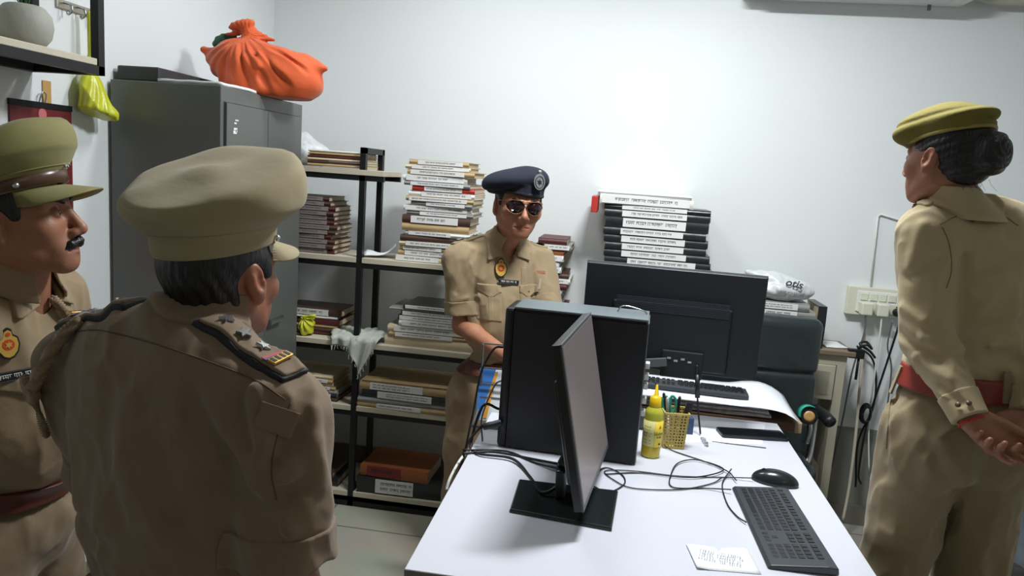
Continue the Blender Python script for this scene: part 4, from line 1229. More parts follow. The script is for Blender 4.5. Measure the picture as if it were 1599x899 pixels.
# ---- wire letter stand with printed papers left of the tower
q = az(758, 655, DZ)
t = thing('document_tray', 'grey wire desk tray with printed papers left of the tower', 'tray', (-.36, 2.40, DZ+.0005), R(4))
GW = mat('grey_wire', (120, 122, 122), .4, .5)
bm = bmesh.new()
bar(bm, (-.06, .20, .004), (.07, .20, .004), .008, .008); bar(bm, (-.06, -.02, .004), (.07, -.02, .004), .008, .008)
for x in (-.06, .07): bar(bm, (x, -.02, .004), (x, .20, .004), .008, .008); tube(bm, [(x, .20, .004), (x, .17, .16), (x, .16, .25)], .004, 6)
for k in range(9): tube(bm, [(.062, .02+.018*k, .004), (.066, .02+.018*k, .09+.012*k)], .002, 5, smooth=False)
for z in (.05, .10, .16, .25): bar(bm, (-.06, .17, z), (.07, .17, z), .005, .005)
obj('frame', bm, GW, t)
S2 = Matrix.Rotation(R(-16), 4, 'X')
bm = bx(bmesh.new(), -.068, .06, .150, .156, .012, .20, mtx=S2); pp = obj('brochure', bm, PAPER, t)
bm = bmesh.new(); loft(bm, [[S2 @ Vector(v) for v in ((-.069, y, .012), (-.069, y, .20), (-.010, y, .20), (-.055, y, .012))] for y in (.1485, .1495)])
obj('blue_print', bm, mat('brochure_blue', (60, 120, 196), .5), pp)
bm = bmesh.new(); loft(bm, [[S2 @ Vector(v) for v in ((-.050, y, .02), (-.012, y, .19), (-.002, y, .19), (-.030, y, .02))] for y in (.1475, .1482)])
obj('orange_print', bm, mat('brochure_orange', (226, 160, 60), .5), pp)

# ---- cables over the desk
CB = mat('cable_black', (14, 14, 16), .45)
def cable(label, pts, r=.0030, m=None, name='cable', grp=None):
    return tag(obj(name, tube(bmesh.new(), pts, r, 8, n=10), m or CB, None, True), label, 'cable', grp)
def dk(*pp): return [az(x, y, DZ+.0035+(h if h else 0)) for x, y, h in [(p+(0,))[:3] for p in pp]]
Z3 = .0035
tl = Vector((-.318, 2.27, DZ+.09))
cable('thick black cable looping from the tower around the slim monitor base', [tl+Vector((.0, 0, .02)), tl+Vector((-.05, -.02, .03))]+dk((735, 695), (748, 708, .004), (800, 716, .006), (828, 745), (845, 768, .012), (868, 760, .03), (884, 735, .06)), .0045)
cable('black cable running straight from the desk edge to the monitor neck', dk((722, 708), (770, 705), (830, 716), (880, 725, .01), (900, 722, .02)), .0040)
cable('black cable lying under the thicker one left of the base', dk((722, 702, .004), (790, 704, .004), (835, 722, .0), (890, 736, .012)), .0032)
cable('black plug lead curving down beside the tower front', [Vector((-.318, 2.26, DZ+.07)), Vector((-.36, 2.24, DZ+.06)), Vector((-.395, 2.20, DZ+.02)), Vector((-.408, 2.18, DZ-.03)), Vector((-.42, 2.17, DZ-.15)), Vector((-.41, 2.2, .3)), Vector((-.40, 2.25, .02))], .0042)
cable('black lead rising from the desk edge to the upper tower front', [Vector((-.318, 2.27, DZ+.315)), Vector((-.345, 2.25, DZ+.31)), Vector((-.375, 2.22, DZ+.24)), Vector((-.388, 2.20, DZ+.12)), Vector((-.402, 2.19, DZ+.01)), Vector((-.412, 2.19, DZ-.1)), Vector((-.41, 2.2, .02))], .0036)
cable('grey lead rising beside the tower front', [Vector((-.318, 2.29, DZ+.20)), Vector((-.34, 2.28, DZ+.18)), Vector((-.37, 2.26, DZ+.08)), Vector((-.36, 2.24, DZ+.005))], .0030, GW)
o = tag(obj('cable_plug', tube(bmesh.new(), [Vector((-.300, 2.215, DZ+.085)), Vector((-.335, 2.20, DZ+.075)), Vector((-.352, 2.20, DZ+.07))], .011, 10), PLB, None, True), 'black moulded plug at the lower left of the tower', 'plug')
cable('mouse cable looping across the white desk', [az(1176, 746, DZ+.012)]+dk((1130, 745), (1060, 743), (990, 735), (945, 735), (960, 750), (990, 762), (1060, 764), (1110, 755), (1128, 745, .004)), .0018)
cable('keyboard cable with a wide loop in front of the basket', dk((1142, 764, .01), (1100, 762), (1050, 760), (1048, 740, .003), (1060, 722, .003), (1090, 718, .003), (1130, 733, .004), (1080, 745, .003), (1000, 738), (945, 740)), .0020)
cable('thin black cable coming down past the basket to the keyboard', dk((1035, 668, .02), (1035, 690, .01), (1050, 703), (1100, 720), (1135, 735, .004), (1150, 750, .006)), .0018)
cable('thin black cable curving beside the keyboard edge', dk((1142, 732, .008), (1128, 755), (1135, 785), (1150, 805), (1165, 815, .004)), .0020)
cable('black cable curling behind the slim monitor', dk((925, 745), (945, 730), (970, 740), (975, 755), (950, 768), (925, 758)), .0020)
cable('black lead bending out of the tower back', [Vector((.138, 2.34, DZ+.235)), Vector((.165, 2.38, DZ+.23)), Vector((.190, 2.42, DZ+.18)), Vector((.19, 2.46, DZ+.10)), Vector((.16, 2.48, DZ+.006))], .0022)
cable('white cable end hanging beside the white desk', [Vector((DX0-.012, 2.24, DZ-.02)), Vector((DX0-.03, 2.16, DZ-.035)), Vector((DX0-.045, 2.10, DZ-.07)), Vector((DX0-.05, 2.08, DZ-.10))], .0045, WPL)

# ------------------------------------------------------------------ office chair
t = thing('office_chair', 'black leatherette office chair behind the wooden desk', 'chair', (.66, 3.26, 0), R(4))
LTH = mat('black_leather', (38, 46, 48), .30, bump=.25, bscale=30, coat=.15)
ctop = ay(1240, 496, 3.26).z
def cback(p):
    d = rbox(p, (0, 0, ctop-.31), (.262, .045, .31), .04)
    x = p[:, 0]
    d = d+.012*np.exp(-((p[:, 2]-(ctop-.235))/.010)**2)+.012*np.exp(-((p[:, 2]-(ctop-.44))/.010)**2)-.010*np.cos(np.clip(x/.26, -1, 1)*PI/2)
    d = d-.002*nz(p, 34)
    return d
mesh_sdf('backrest', cback, (-.30, -.08, ctop-.66), (.30, .08, ctop+.03), .006, LTH, t)
def cseat(p): return rbox(p, (0, -.09, .46), (.25, .14, .05), .045)-.006*np.cos(np.clip(p[:, 0]/.25, -1, 1)*PI/2)
mesh_sdf('seat', cseat, (-.30, -.30, .38), (.30, .09, .54), .008, LTH, t)
for s_ in (-1, 1):
    ar = obj('armrest', tube(bmesh.new(), [(s_*.285, .02, .69), (s_*.29, -.08, .695), (s_*.292, -.155, .690)], .026, 12, flat=.8), PLB, t, True)
    obj('arm_support', tube(bmesh.new(), [(s_*.285, .01, .69), (s_*.285, .0, .58), (s_*.26, -.04, .46), (s_*.2, -.06, .43)], .014, 8), STEEL, ar, True)
obj('gas_column', lathe(bmesh.new(), [(.028, .10), (.028, .30), (.022, .30), (.022, .42)], 18, (0, -.08, 0)), BLK, t, True)
for k in range(5):
    a = R(72*k+18); e = Vector((.27*math.cos(a), -.08+.22*math.sin(a), .065))
    lg = obj('base_leg', tube(bmesh.new(), [(0, -.08, .115), (e.x*.5, (e.y-.08)/2, .10), e], .020, 8, rfun=lambda u: 1-.4*u), BLK, t, True)
    obj('caster', lathe(bmesh.new(), [(.027, -.012), (.03, -.008), (.03, .008), (.027, .012)], 16), PLB, lg, True, loc=(e.x, e.y, .031), rot=(R(90), 0, a))
# teal tape dispenser clamped in the chair arm (photo 1245-1275, 620-665)
q = ay(1256, 640, 3.02)
t = thing('tape_dispenser', 'teal hand tape dispenser with brown tape hanging at the chair arm', 'tape dispenser', (q.x, 3.03, q.z-.02))
obj('roll', lathe(bmesh.new(), [(.030, -.018), (.034, -.018), (.034, .018), (.030, .018)], 24), PLB, t, True, loc=(.02, 0, -.005), rot=(R(80), 0, 0))
obj('tape', lathe(bmesh.new(), [(.012, -.019), (.022, -.0195), (.022, .0195), (.012, .019)], 24), mat('brown_tape', (190, 150, 92)), t, True, loc=(.02, 0, -.005), rot=(R(80), 0, 0))
bm = arc_panel(.040, R(60), R(200), -.022, .022, th=.006)
obj('shell', bm, mat('teal_plastic', (36, 150, 128)), t, True, loc=(.02, 0, 0), rot=(R(80), 0, 0))
obj('handle', tube(bmesh.new(), [(.03, 0, -.03), (.035, .0, -.07), (.028, .0, -.12)], .011, 8), STEEL, t, True)

# ------------------------------------------------------------------ switchboard, conduit, plugs and leads on the back wall
s0 = ay(1326, 446, YB-.03); s1 = ay(1398, 506, YB-.03)
sw_, sh_ = .30, s0.z-s1.z-.03
t = thing('switchboard', 'cream switchboard with sockets on the back wall', 'switchboard', (s0.x, YB, s0.z-sh_))
bd = obj('backing_box', BX(0, sw_, -.035, -.001, 0, sh_), CREAM, t, bevel=.003)
fp = obj('face_plate', BX(.04, sw_-.012, -.041, -.034, .018, sh_-.018), WPL, t, bevel=.003)
for k in range(5): obj('switch', BX(.055+.042*k, .055+.042*k+.034, -.046, -.040, sh_*.55, sh_*.80), CREAM, fp, bevel=.002)
for k in range(3):
    s_ = obj('socket', BX(.048+.072*k, .048+.072*k+.062, -.044, -.040, sh_*.12, sh_*.48), CREAM, fp, bevel=.002)
    bm = bmesh.new()
    for ox, oz in ((-.011, -.008), (.011, -.008), (0, .012)): lathe(bm, [(.004, 0), (.004, .0008)], 10, (ox, oz, 0))
    obj('pin_hole', bm, PLB, s_, loc=(.048+.072*k+.031, -.0445, sh_*.3), rot=(R(90), 0, 0))
for k in range(2):
    xx = s0.x+.048+.072*k+.031; zz_ = s0.z-sh_+sh_*.28
    pg = thing('plug_adapter', ['cream plug in the left socket of the switchboard', 'cream plug in the middle socket of the switchboard'][k], 'plug', (xx, YB-.045, zz_), group='plugs in the switchboard')
    obj('plug_body', BX(-.026, .026, -.045, 0, -.030, .030), CREAM, pg, bevel=.006)
    obj('cord', tube(bmesh.new(), [(0, -.03, -.028), (.004, -.03, -.12), (-.02+.03*k, -.02, -.30), (-.03+.05*k, -.01, -.55), (-.05+.1*k, -.02, -.80)], .004, 6), WPL if k else GW, pg, True)
xx = s0.x+.048+.144+.031; zz_ = s0.z-sh_+sh_*.22
pg = thing('power_plug', 'black round plug in the right socket of the switchboard', 'plug', (xx, YB-.045, zz_))
obj('plug_body', lathe(bmesh.new(), [(.018, 0), (.020, .012), (.014, .035), (.006, .05)], 16), PLB, pg, True, rot=(R(90), 0, 0))
obj('cord', tube(bmesh.new(), [(0, -.045, 0), (.0, -.055, -.05), (-.02, -.03, -.25), (-.05, -.025, -.45), (-.07, -.03, -.60), (-.075, -.04, -.80), (-.06, -.05, -.85)], .005, 6), PLB, pg, True)
# coil of black lead
q = ay(1352, 646, YB-.07)
bm = bmesh.new()
for k in range(4):
    rr2 = .040-.003*k; tube(bm, [(q.x+rr2*.6*math.cos(2*PI*i/12+k), YB-.06-.008*k, q.z+rr2*1.2*math.sin(2*PI*i/12+k)) for i in range(13)], .0052, 6, n=3)
tag(obj('cable_coil', bm, CB, None, True), 'small coil of black cable hanging by the woman\'s hip on the back wall', 'cable')
q0 = ay(1359, 446, YB); q1 = ay(1371, 334, YB); q2 = ay(1405, 342, YB)
tag(obj('conduit_wire', tube(bmesh.new(), [(q0.x, YB-.008, q0.z), (q1.x, YB-.008, q1.z-.01), (q1.x+.01, YB-.008, q1.z), (q2.x, YB-.008, q2.z-.005), (q2.x+.3, YB-.008, q2.z-.02)], .005, 6, smooth=False), WPL, None, True),
    'thin white wire rising from the switchboard and turning right', 'wire')
# clamp at the end of the table, white hanging cords
q = ay(1342, 545, TY0)
t = thing('table_clamp', 'dark clamp with tangled cord at the right end of the steel table', 'clamp', (TX1+.012, TY0+.03, zT))
obj('clamp_body', BX(-.04, .03, -.015, .015, -.030, .012), BLK, t, bevel=.003)
obj('clamp_screw', lathe(bmesh.new(), [(.006, -.13), (.006, -.03)], 10, (.01, 0, 0)), BLK, t, True)
obj('cord_tangle', tube(bmesh.new(), [(0, 0, .015), (.03, -.02, .04), (.06, .0, .02), (.04, .02, .045), (.01, .01, .035), (.05, -.01, .01), (.08, .0, -.02)], .006, 6), PLB, t, True)
wp = [ay(1350, 520, YB-.05), ay(1343, 600, YB-.08), ay(1336, 680, YB-.12), ay(1326, 760, YB-.16), ay(1316, 812, YB-.2)]
cable('pale cord hanging from the switchboard towards the floor', wp, .007, mat('pale_cord', (186, 176, 158), .7))
wp = [ay(1338, 540, YB-.04), ay(1362, 560, YB-.04), ay(1368, 600, YB-.04), ay(1362, 640, YB-.04), ay(1340, 690, YB-.04), ay(1336, 760, YB-.06)]
cable('black lead hanging from the clamp down the back wall', wp, .005)
wp = [ay(1394, 500, YB-.05), ay(1386, 540, YB-.05), ay(1392, 575, YB-.06), ay(1385, 640, YB-.05)]
cable('thin grey lead hanging just left of the woman', wp, .004, GW)

# ------------------------------------------------------------------ things on the floor at the right edge
FB = mat('blue_grey_cloth', (66, 76, 84), .8, bump=.4, bscale=20, var=.15)
q = az(1590, 860, .25)
def hp(p):
    d = rbox(p, (0, 0, .20), (.42, .30, .20), .06)
    return d+.014*nz(p, 9)+.006*nz(p, 22)
o = mesh_sdf('cushion_seat', lambda p: np.maximum(hp(p), -p[:, 2]), (-.5, -.4, -.01), (.5, .4, .46), .012, FB, None); o.location = (1.93, 2.95, .002)
tag(o, 'blue-grey cloth-covered low seat at the right edge beyond the woman', 'seat')
t = tag(obj('black_case', BX(-.28, .28, 0, .16, 0, .60), BLK, None, bevel=.02, loc=(1.98, 3.48, .001)), 'black upright case against the wall behind the blue-grey seat', 'case')
def cl2(p):
    d = ell(p, (0, 0, .20), (.17, .12, .21)); return np.maximum(d+.010*nz(p, 28)+.006*nz(p, 60), -p[:, 2])
def pat():
    m = mat('patterned_cloth', (150, 128, 92), .7, bump=.6, bscale=30)
    nt = m.node_tree; b = nt.nodes['Principled BSDF']; v = nt.nodes.new('ShaderNodeTexVoronoi'); v.inputs['Scale'].default_value = 22
    tc = nt.nodes.new('ShaderNodeTexCoord'); nt.links.new(tc.outputs['Object'], v.inputs['Vector'])
    cr = nt.nodes.new('ShaderNodeValToRGB'); cr.color_ramp.interpolation = 'CONSTANT'
    cr.color_ramp.elements[0].color = (*s2l((176, 150, 104)), 1); cr.color_ramp.elements[1].color = (*s2l((34, 30, 28)), 1); cr.color_ramp.elements[1].position = .42
    e = cr.color_ramp.elements.new(.3); e.color = (*s2l((96, 66, 50)), 1)
    nt.links.new(v.outputs['Distance'], cr.inputs[0]); nt.links.new(cr.outputs[0], b.inputs['Base Color']); return m
o = mesh_sdf('patterned_bag', cl2, (-.22, -.17, -.005), (.22, .17, .45), .007, pat(), None)
q = az(1572, 880, .40); o.location = (q.x+.0, q.y, .002)
tag(o, 'brown and black patterned cloth bundle at the bottom right corner', 'bundle')

# ------------------------------------------------------------------ people
def cloth_mat(name, rgb, var=.06):
    m = mat(name, rgb, .82, bump=.55, bscale=16, var=var, vscale=7, sheen=.15, detail=6.0)
    return m
def skin_mat(name, rgb):
    m = mat(name, rgb, .48, bump=.12, bscale=260, sub=.06)
    nt = m.node_tree; b = nt.nodes['Principled BSDF']
    at = nt.nodes.new('ShaderNodeAttribute'); at.attribute_name = 'tone'
    n = nt.nodes.new('ShaderNodeTexNoise'); n.inputs['Scale'].default_value = 38; n.inputs['Detail'].default_value = 5
    mr = nt.nodes.new('ShaderNodeMapRange'); mr.inputs['To Min'].default_value = .86; mr.inputs['To Max'].default_value = 1.12
    nt.links.new(n.outputs['Fac'], mr.inputs[0])
    mx = nt.nodes.new('ShaderNodeMix'); mx.data_type = 'RGBA'; mx.blend_type = 'MULTIPLY'; mx.inputs['Factor'].default_value = 1
    mx.inputs['A'].default_value = (*s2l(rgb), 1); nt.links.new(at.outputs['Color'], mx.inputs['B'])
    m2 = nt.nodes.new('ShaderNodeVectorMath'); m2.operation = 'SCALE'
    nt.links.new(mx.outputs['Result'], m2.inputs[0]); nt.links.new(mr.outputs[0], m2.inputs['Scale'])
    nt.links.new(m2.outputs[0], b.inputs['Base Color'])
    return m
HAIRM = mat('hair_black', (16, 15, 16), .42, bump=.8, bscale=140, stretch=(1, 1, .25))
SHOE = mat('shoe_leather', (62, 34, 24), .3)
EYEW = mat('eye_white', (206, 196, 188), .25); IRIS = mat('eye_iris', (28, 18, 14), .12)
BELT = mat('belt_leather', (128, 44, 34), .45, var=.1); BELTD = mat('belt_leather_dark', (88, 42, 32), .45, var=.1)
SILV = mat('silver', (200, 202, 206), .25, .9); GOLD = mat('gold', (214, 172, 92), .3, .8)
BUTTON = mat('khaki_button', (124, 104, 76), .4)

def creases(p, seed):
    q = p*A3((1.0, 1.0, .55))
    r1 = np.abs(nz(q+.02*nz(p, 14, seed)[:, None], 27, seed)); r2 = np.abs(nz(q+.008*nz(p, 40, seed)[:, None], 62, seed+3))
    return .0125*(.33-r1)+.0042*(.33-r2)+.0014*nz(p, 52, 3)
class Person:
    def __init__(s, label, loc, th, S, w, dp, belly, zb, neck, head, skin, female=False, drop=0.0):
        s.root = thing('person', label, 'person', loc, R(th)); s.loc = Vector(loc); s.th = R(th)
        s.Mi = (Matrix.Translation(s.loc) @ Matrix.Rotation(s.th, 4, 'Z')).inverted()
        s.Mw = s.Mi.inverted()
        s.S, s.w, s.dp, s.belly, s.zb, s.female = S, w, dp, belly, zb, female
        s.drop = drop
        s.H = None; s.neck = neck; s.skin = skin; s.folds = []
    def L(s, v): return tuple(s.Mi @ Vector(v))
    def set_head(s, world_c, yaw_w, pitch, roll, sc, sx=1.0):
        c = s.L(world_c); s.H = head_frame(c, yaw_w-math.degrees(s.th), pitch, roll, sc, sx)
        m = Matrix([[*map(float, s.H['M'][i]*A3((sc*sx, sc, sc))), c[i]] for i in range(3)]+[[0, 0, 0, 1]]); s.HM = m
    def torso(s, p):
        S, w, dp = s.S, s.w, s.dp
        if s.female:
            d = ell(p, (0, .0, 1.27*S), (.148*w, .105*dp, .175*S))
            d = smin(d, rc(p, (-.128*w, -.01, 1.382*S), (.128*w, -.01, 1.382*S), .047, .047), .06)
            m = mirx(p); d = smin(d, rc(m, (0, -.015, 1.425*S), (.115*w, -.01, 1.392*S), .040, .042), .05)
            d = smin(d, ell(m, (.065*w, .085*dp, 1.24*S), (.06, .05, .06)), .05)
            d = smin(d, ell(p, (0, -.005, 1.10*S), (.135*w, .100*dp, .13*S)), .06)
        else:
            d = ell(p, (0, .0, 1.245*S), (.168*w, .118*dp, .20*S))
            m = mirx(p); dr = s.drop
            d = smin(d, rc(m, (0, -.01, 1.375*S), (.142*w, -.01, 1.372*S-dr), .058*dp, .054*dp), .07)
            d = smin(d, rc(m, (0, -.018, 1.425*S), (.12*w, -.01, 1.380*S-dr), .046, .046), .05)
            d = smin(d, ell(p, (0, .01+s.belly*.5, 1.07*S), (.152*w+s.belly*.3, .118*dp+s.belly, .17*S)), .07)
        return d
    def pelvis(s, p):
        S, w, dp = s.S, s.w, s.dp
        k = 1.0
        zc = s.zb-.10
        d = ell(p, (0, -.012, zc), (.172*w*k, .122*dp+s.belly*.4, .145*S))
        m = mirx(p); d = smin(d, ell(m, (.075*k, -.065, zc-.06), (.085*k, .075, .10)), .05)
        return d
    def arms_field(s, p, arms, r=1.0, sk=False):
        d = None
        for a in arms:
            sh, el, wr = a['sh'], a['el'], a['wr']
            if sk: v = np.minimum(rc(p, sh, el, .048, .040), 9); v = smin(v, rc(p, el, wr, .041, .026), .02)
            else:
                v = rc(p, sh, el, .070*r*a.get('k', 1), .060*r*a.get('k', 1))
                if a.get('full'): v = smin(v, rc(p, el, wr, .056*r, .040*r), .025)
            d = v if d is None else smin(d, v, .01)
        return d
    def shirt_base(s, p):
        d = smin(s.torso(p), s.pelvis(p)+.006, .08)
        # blouse a little over the belt
        d = d-.010*np.exp(-((p[:, 2]-(s.zb+.045))/.035)**2)
        for a in s.arms:
            v = rc(p, a['sh'], a['el'], .070*a['r'], .060*a['r'])
            if a['full']:
                v = smin(v, rc(p, a['el'], a['wr'], .054*a['r'], .037*a['r']), .03)
                dirv = Vector(a['wr'])-Vector(a['el']); cut = plane(p, tuple(Vector(a['wr'])), tuple(dirv))
            else:
                e = Vector(a['sh']).lerp(Vector(a['el']), a['cut']); dirv = Vector(a['el'])-Vector(a['sh']); cut = plane(p, tuple(e), tuple(dirv))
            near = sph(p, a['el'], .36)
            v = smax(v, cut, .004)
            d = smin(d, v, .035)
        return d
    def hit(s, px, py, f=None):
        f = f or s.shirt_base
        o = Vector((0, 0, CZ)); dr = Vector(_ray(px, py)).normalized(); t = .3
        best = (9, t)
        for i in range(90):
            q = s.Mi @ (o+dr*t); v = float(f(np.array([q], dtype=F32))[0])
            if v < best[0]: best = (v, t)
            if v < .0006: break
            t += v*.8
            if t > 6: break
        q = s.Mi @ (o+dr*best[1])
        for i in range(12):      # a ray that just misses is pulled on to the nearest cloth
            v = float(f(np.array([q], dtype=F32))[0])
            if abs(v) < .0008: break
            q = q-s.normal(q, f)*v*.9
        return tuple(q)
    def normal(s, q, f=None):
        f = f or s.shirt_base; e = .003; q = np.array(q, dtype=F32)
        P = np.array([q+A3((e, 0, 0)), q-A3((e, 0, 0)), q+A3((0, e, 0)), q-A3((0, e, 0)), q+A3((0, 0, e)), q-A3((0, 0, e))])
        v = f(P); return Vector((v[0]-v[1], v[2]-v[3], v[4]-v[5])).normalized()
    def decal(s, px, py, f=None, up=(0, 0, 1), lift=.001):
        q = Vector(s.hit(px, py, f)); n = s.normal(q, f); u = Vector(up); x = u.cross(n).normalized(); y = n.cross(x)
        q = q+n*lift
        return Matrix(((x.x, y.x, n.x, q.x), (x.y, y.y, n.y, q.y), (x.z, y.z, n.z, q.z), (0, 0, 0, 1)))
    def decal_at(s, q, dirv, f=None, up=(0, 0, 1), lift=.001):
        """from a start point outside, walk along dirv on to the cloth"""
        f = f or s.shirt_base; q = Vector(q); dr = Vector(dirv).normalized()
        for i in range(60):
            v = float(f(np.array([q], dtype=F32))[0])
            if v < .0006: break
            q = q+dr*v*.8
        n = s.normal(q, f); u = Vector(up); x = u.cross(n).normalized(); y = n.cross(x); q = q+n*lift
        return Matrix(((x.x, y.x, n.x, q.x), (x.y, y.y, n.y, q.y), (x.z, y.z, n.z, q.z), (0, 0, 0, 1)))
    def shirt(s, m, h=.005, name='shirt'):
        fl = s.folds; base = s.shirt_base
        H = s.H; nb = s.neck
        def f(p):
            d = base(p)-folds(p, fl)-creases(p, s.S*9)
            d = np.maximum(d, (s.zb-.004)-p[:, 2])
            # neck opening
            op = rc(p, nb['lo'], nb['hi'], nb['r']+.004, nb['r']+.008)
            if nb.get('vneck'):
                a, b2 = nb['vneck']; op = smin(op, rc(p, a, b2, nb['r']*.55, .006), .02)
            d = smax(d, -op, .004)
            for a in s.arms:      # hollow cuffs
                e = Vector(a['wr']) if a['full'] else Vector(a['sh']).lerp(Vector(a['el']), a['cut'])
                d0 = (Vector(a['wr'])-Vector(a['el'])) if a['full'] else (Vector(a['el'])-Vector(a['sh']))
                d0 = d0.normalized(); r = (.037 if a['full'] else .0625)*a['r']-.007
                d = np.maximum(d, -rc(p, tuple(e-d0*.012), tuple(e+d0*.05), r, r))
            return d
        lo = (-.42, -.34, s.zb-.02); hi = (.42, .46, 1.50*s.S+.06)
        if s.female: lo = (-.40, -.36, s.zb-.20)
        # sleeves may hang below the belt, so only the trunk is cut at the belt
        def g(p):
            d = f(p)
            return d
        if s.female:
            def g(p):
                d = base(p)-folds(p, fl)-creases(p, 9)
                sl = None
                for a in s.arms:
                    v = smin(rc(p, a['sh'], a['el'], .070*a['r'], .060*a['r']), rc(p, a['el'], a['wr'], .054*a['r'], .037*a['r']), .03)
                    dv = Vector(a['wr'])-Vector(a['el']); v = smax(v, plane(p, a['wr'], tuple(dv)), .004)
                    v = v-folds(p, fl)-.0018*nz(p, 40, 5)
                    sl = v if sl is None else np.minimum(sl, v)
                d = np.maximum(d, np.minimum((s.zb-.004)-p[:, 2], sl) if False else (s.zb-.004)-p[:, 2])
                d = np.minimum(d, sl)
                op = rc(p, nb['lo'], nb['hi'], nb['r']+.004, nb['r']+.008)
                d = smax(d, -op, .004)
                for a in s.arms:
                    e = Vector(a['wr']); d0 = (e-Vector(a['el'])).normalized(); r = .037*a['r']-.006
                    d = np.maximum(d, -rc(p, tuple(e-d0*.010), tuple(e+d0*.05), r, r))
                return d
        s.shirt_f = g
        s.shirt_solid = lambda p: base(p)-folds(p, fl)-creases(p, s.S*9 if not s.female else 9)
        return mesh_sdf(name, g, lo, hi, h, m, s.root)
    def trousers(s, m, h=.007, spread=.0, fl=()):
        S = s.S; zb = s.zb; k = .96 if s.female else 1.0
        def f(p):
            d = s.pelvis(p)
            for sg in (-1, 1):
                hip = (sg*.088*k, -.01, zb-.14); kn = (sg*(.095+spread), .005, .50*S); an = (sg*(.100+spread), -.015, .07)
                kr = 1.04 if s.female else 1.0
                v = smin(rc(p, hip, kn, .104*k*kr*s.w, .078*k), rc(p, kn, an, .078*k, .066), .04)
                d = smin(d, v, .03)
            d = d-folds(p, fl)-creases(p, 4)*1.3
            d = smin(d, s.torso(p)+.004, .05)
            d = np.maximum(d, p[:, 2]-(zb+.012)); d = np.maximum(d, .055-p[:, 2])
            return d
        s.tr_f = f
        return mesh_sdf('trousers', f, (-.30, -.30, .04), (.30, .34, zb+.03), h, m, s.root)
    def belt(s, m, hw=.022, h=.0035):
        def f(p):
            d = smin(s.torso(p), s.pelvis(p)+.004, .05)-.0185
            d = np.maximum(d, np.abs(p[:, 2]-s.zb)-hw); return np.maximum(d, -(smin(s.torso(p), s.pelvis(p), .05)+.010))
        return mesh_sdf('belt', f, (-.30, -.26, s.zb-.05), (.30, .34, s.zb+.05), h, m, s.root)
    def shoes(s, spread=0.0):
        for sg in (-1, 1):
            x = sg*(.100+spread)
            def f(p):
                d = rc(p, (x, -.055, .042), (x*1.05, .14, .030), .040, .036)
                d = smin(d, rc(p, (x, -.02, .05), (x, -.015, .11), .042, .042), .03)
                d = np.maximum(d, .003-p[:, 2]); return d
            mesh_sdf('shoe', f, (x-.08, -.13, -.002), (x+.08, .22, .17), .005, SHOE, s.root)
    def body(s, h=.0028, chin=1.0, stub=1.0):
        H, nb = s.H, s.neck; S = s.S; fem = s.female
        chains = [(a, a.get('hand')) for a in s.arms]
        hc = np.array(H['c'])
        def f(p):
            d = s.torso(p)+.022
            d = smin(d, s.pelvis(p)+.02, .05)
            d = np.maximum(d, (s.zb-.12)-p[:, 2])
            d = smin(d, rc(p, nb['lo'], nb['hi'], nb['r'], nb['r']*.97), .02)
            for a, hd in chains:
                v = smin(rc(p, a['sh'], a['el'], .040*a['ar'], .036*a['ar']), rc(p, a['el'], a['wr'], .040*a['ar'], .0255*a['ar']), .02)
                mid = tuple(Vector(a['el']).lerp(Vector(a['wr']), .25)); v = smin(v, sph(p, mid, .036*a['ar']), .02)
                d = smin(d, v, .02)
                if hd: d = smin(d, hand_sdf(p, hd), .012)
            m = np.sqrt(((p-H['c'])**2).sum(1)) < .30*H['s']
            if m.any():
                hd_ = head_sdf(to_head(p[m], H), fem)*H['s']
                d[m] = smin(d[m], hd_, .022)
            return d
        s.body_f = f
        def colf(co):
            c = np.ones((len(co), 4)); q = to_head(co.astype(F32), H); qx = np.abs(q[:, 0])
            def mask(cx, cy, cz, rx, ry, rz, soft=.35):
                v = np.sqrt(((qx-cx)/rx)**2+((q[:, 1]-cy)/ry)**2+((q[:, 2]-cz)/rz)**2); return np.clip((1.0-v)/soft, 0, 1)[:, None]
            def mulc(mk, col): c[:, :3] *= (1-mk)+mk*np.array(col)
            mulc(mask(0, .088, -.068, .028, .03, .0125), (.72, .52, .52))
            mulc(mask(.031, .088, .006, .022, .02, .015), (.82, .76, .74))
            mulc(mask(0, .07, -.085, .060, .06, .045, .6)*stub, (.86, .86, .88))
            mulc(mask(.040, .07, -.02, .03, .03, .025, .8), (1.04, .94, .92))
            mulc(mask(.08, -.01, 0, .014, .03, .04, .5), (1.06, .92, .88))
            return c
        xs = [a[k][i] for a in s.arms for k in ('el', 'wr') for i in (0,)]; ys = [a[k][1] for a in s.arms for k in ('el', 'wr')]
        lo = (min(-.34, min(xs)-.12), min(-.24, min(ys)-.22), 0); hi = (max(.34, max(xs)+.12), max(.32, max(ys)+.22), hc[2]+.16)
        lo = (lo[0], lo[1], min([s.zb-.13]+[a['wr'][2]-.22 for a in s.arms]))
        return mesh_sdf('body', f, lo, hi, h, s.skin, s.root, colfn=colf)
    def hair(s, fn, lo, hi, h=.003, name='hair'):
        o = mesh_sdf(name, fn, lo, hi, h, HAIRM, s.root); o.matrix_local = s.HM; return o
    def headpart(s, o): o.matrix_local = s.HM; return o
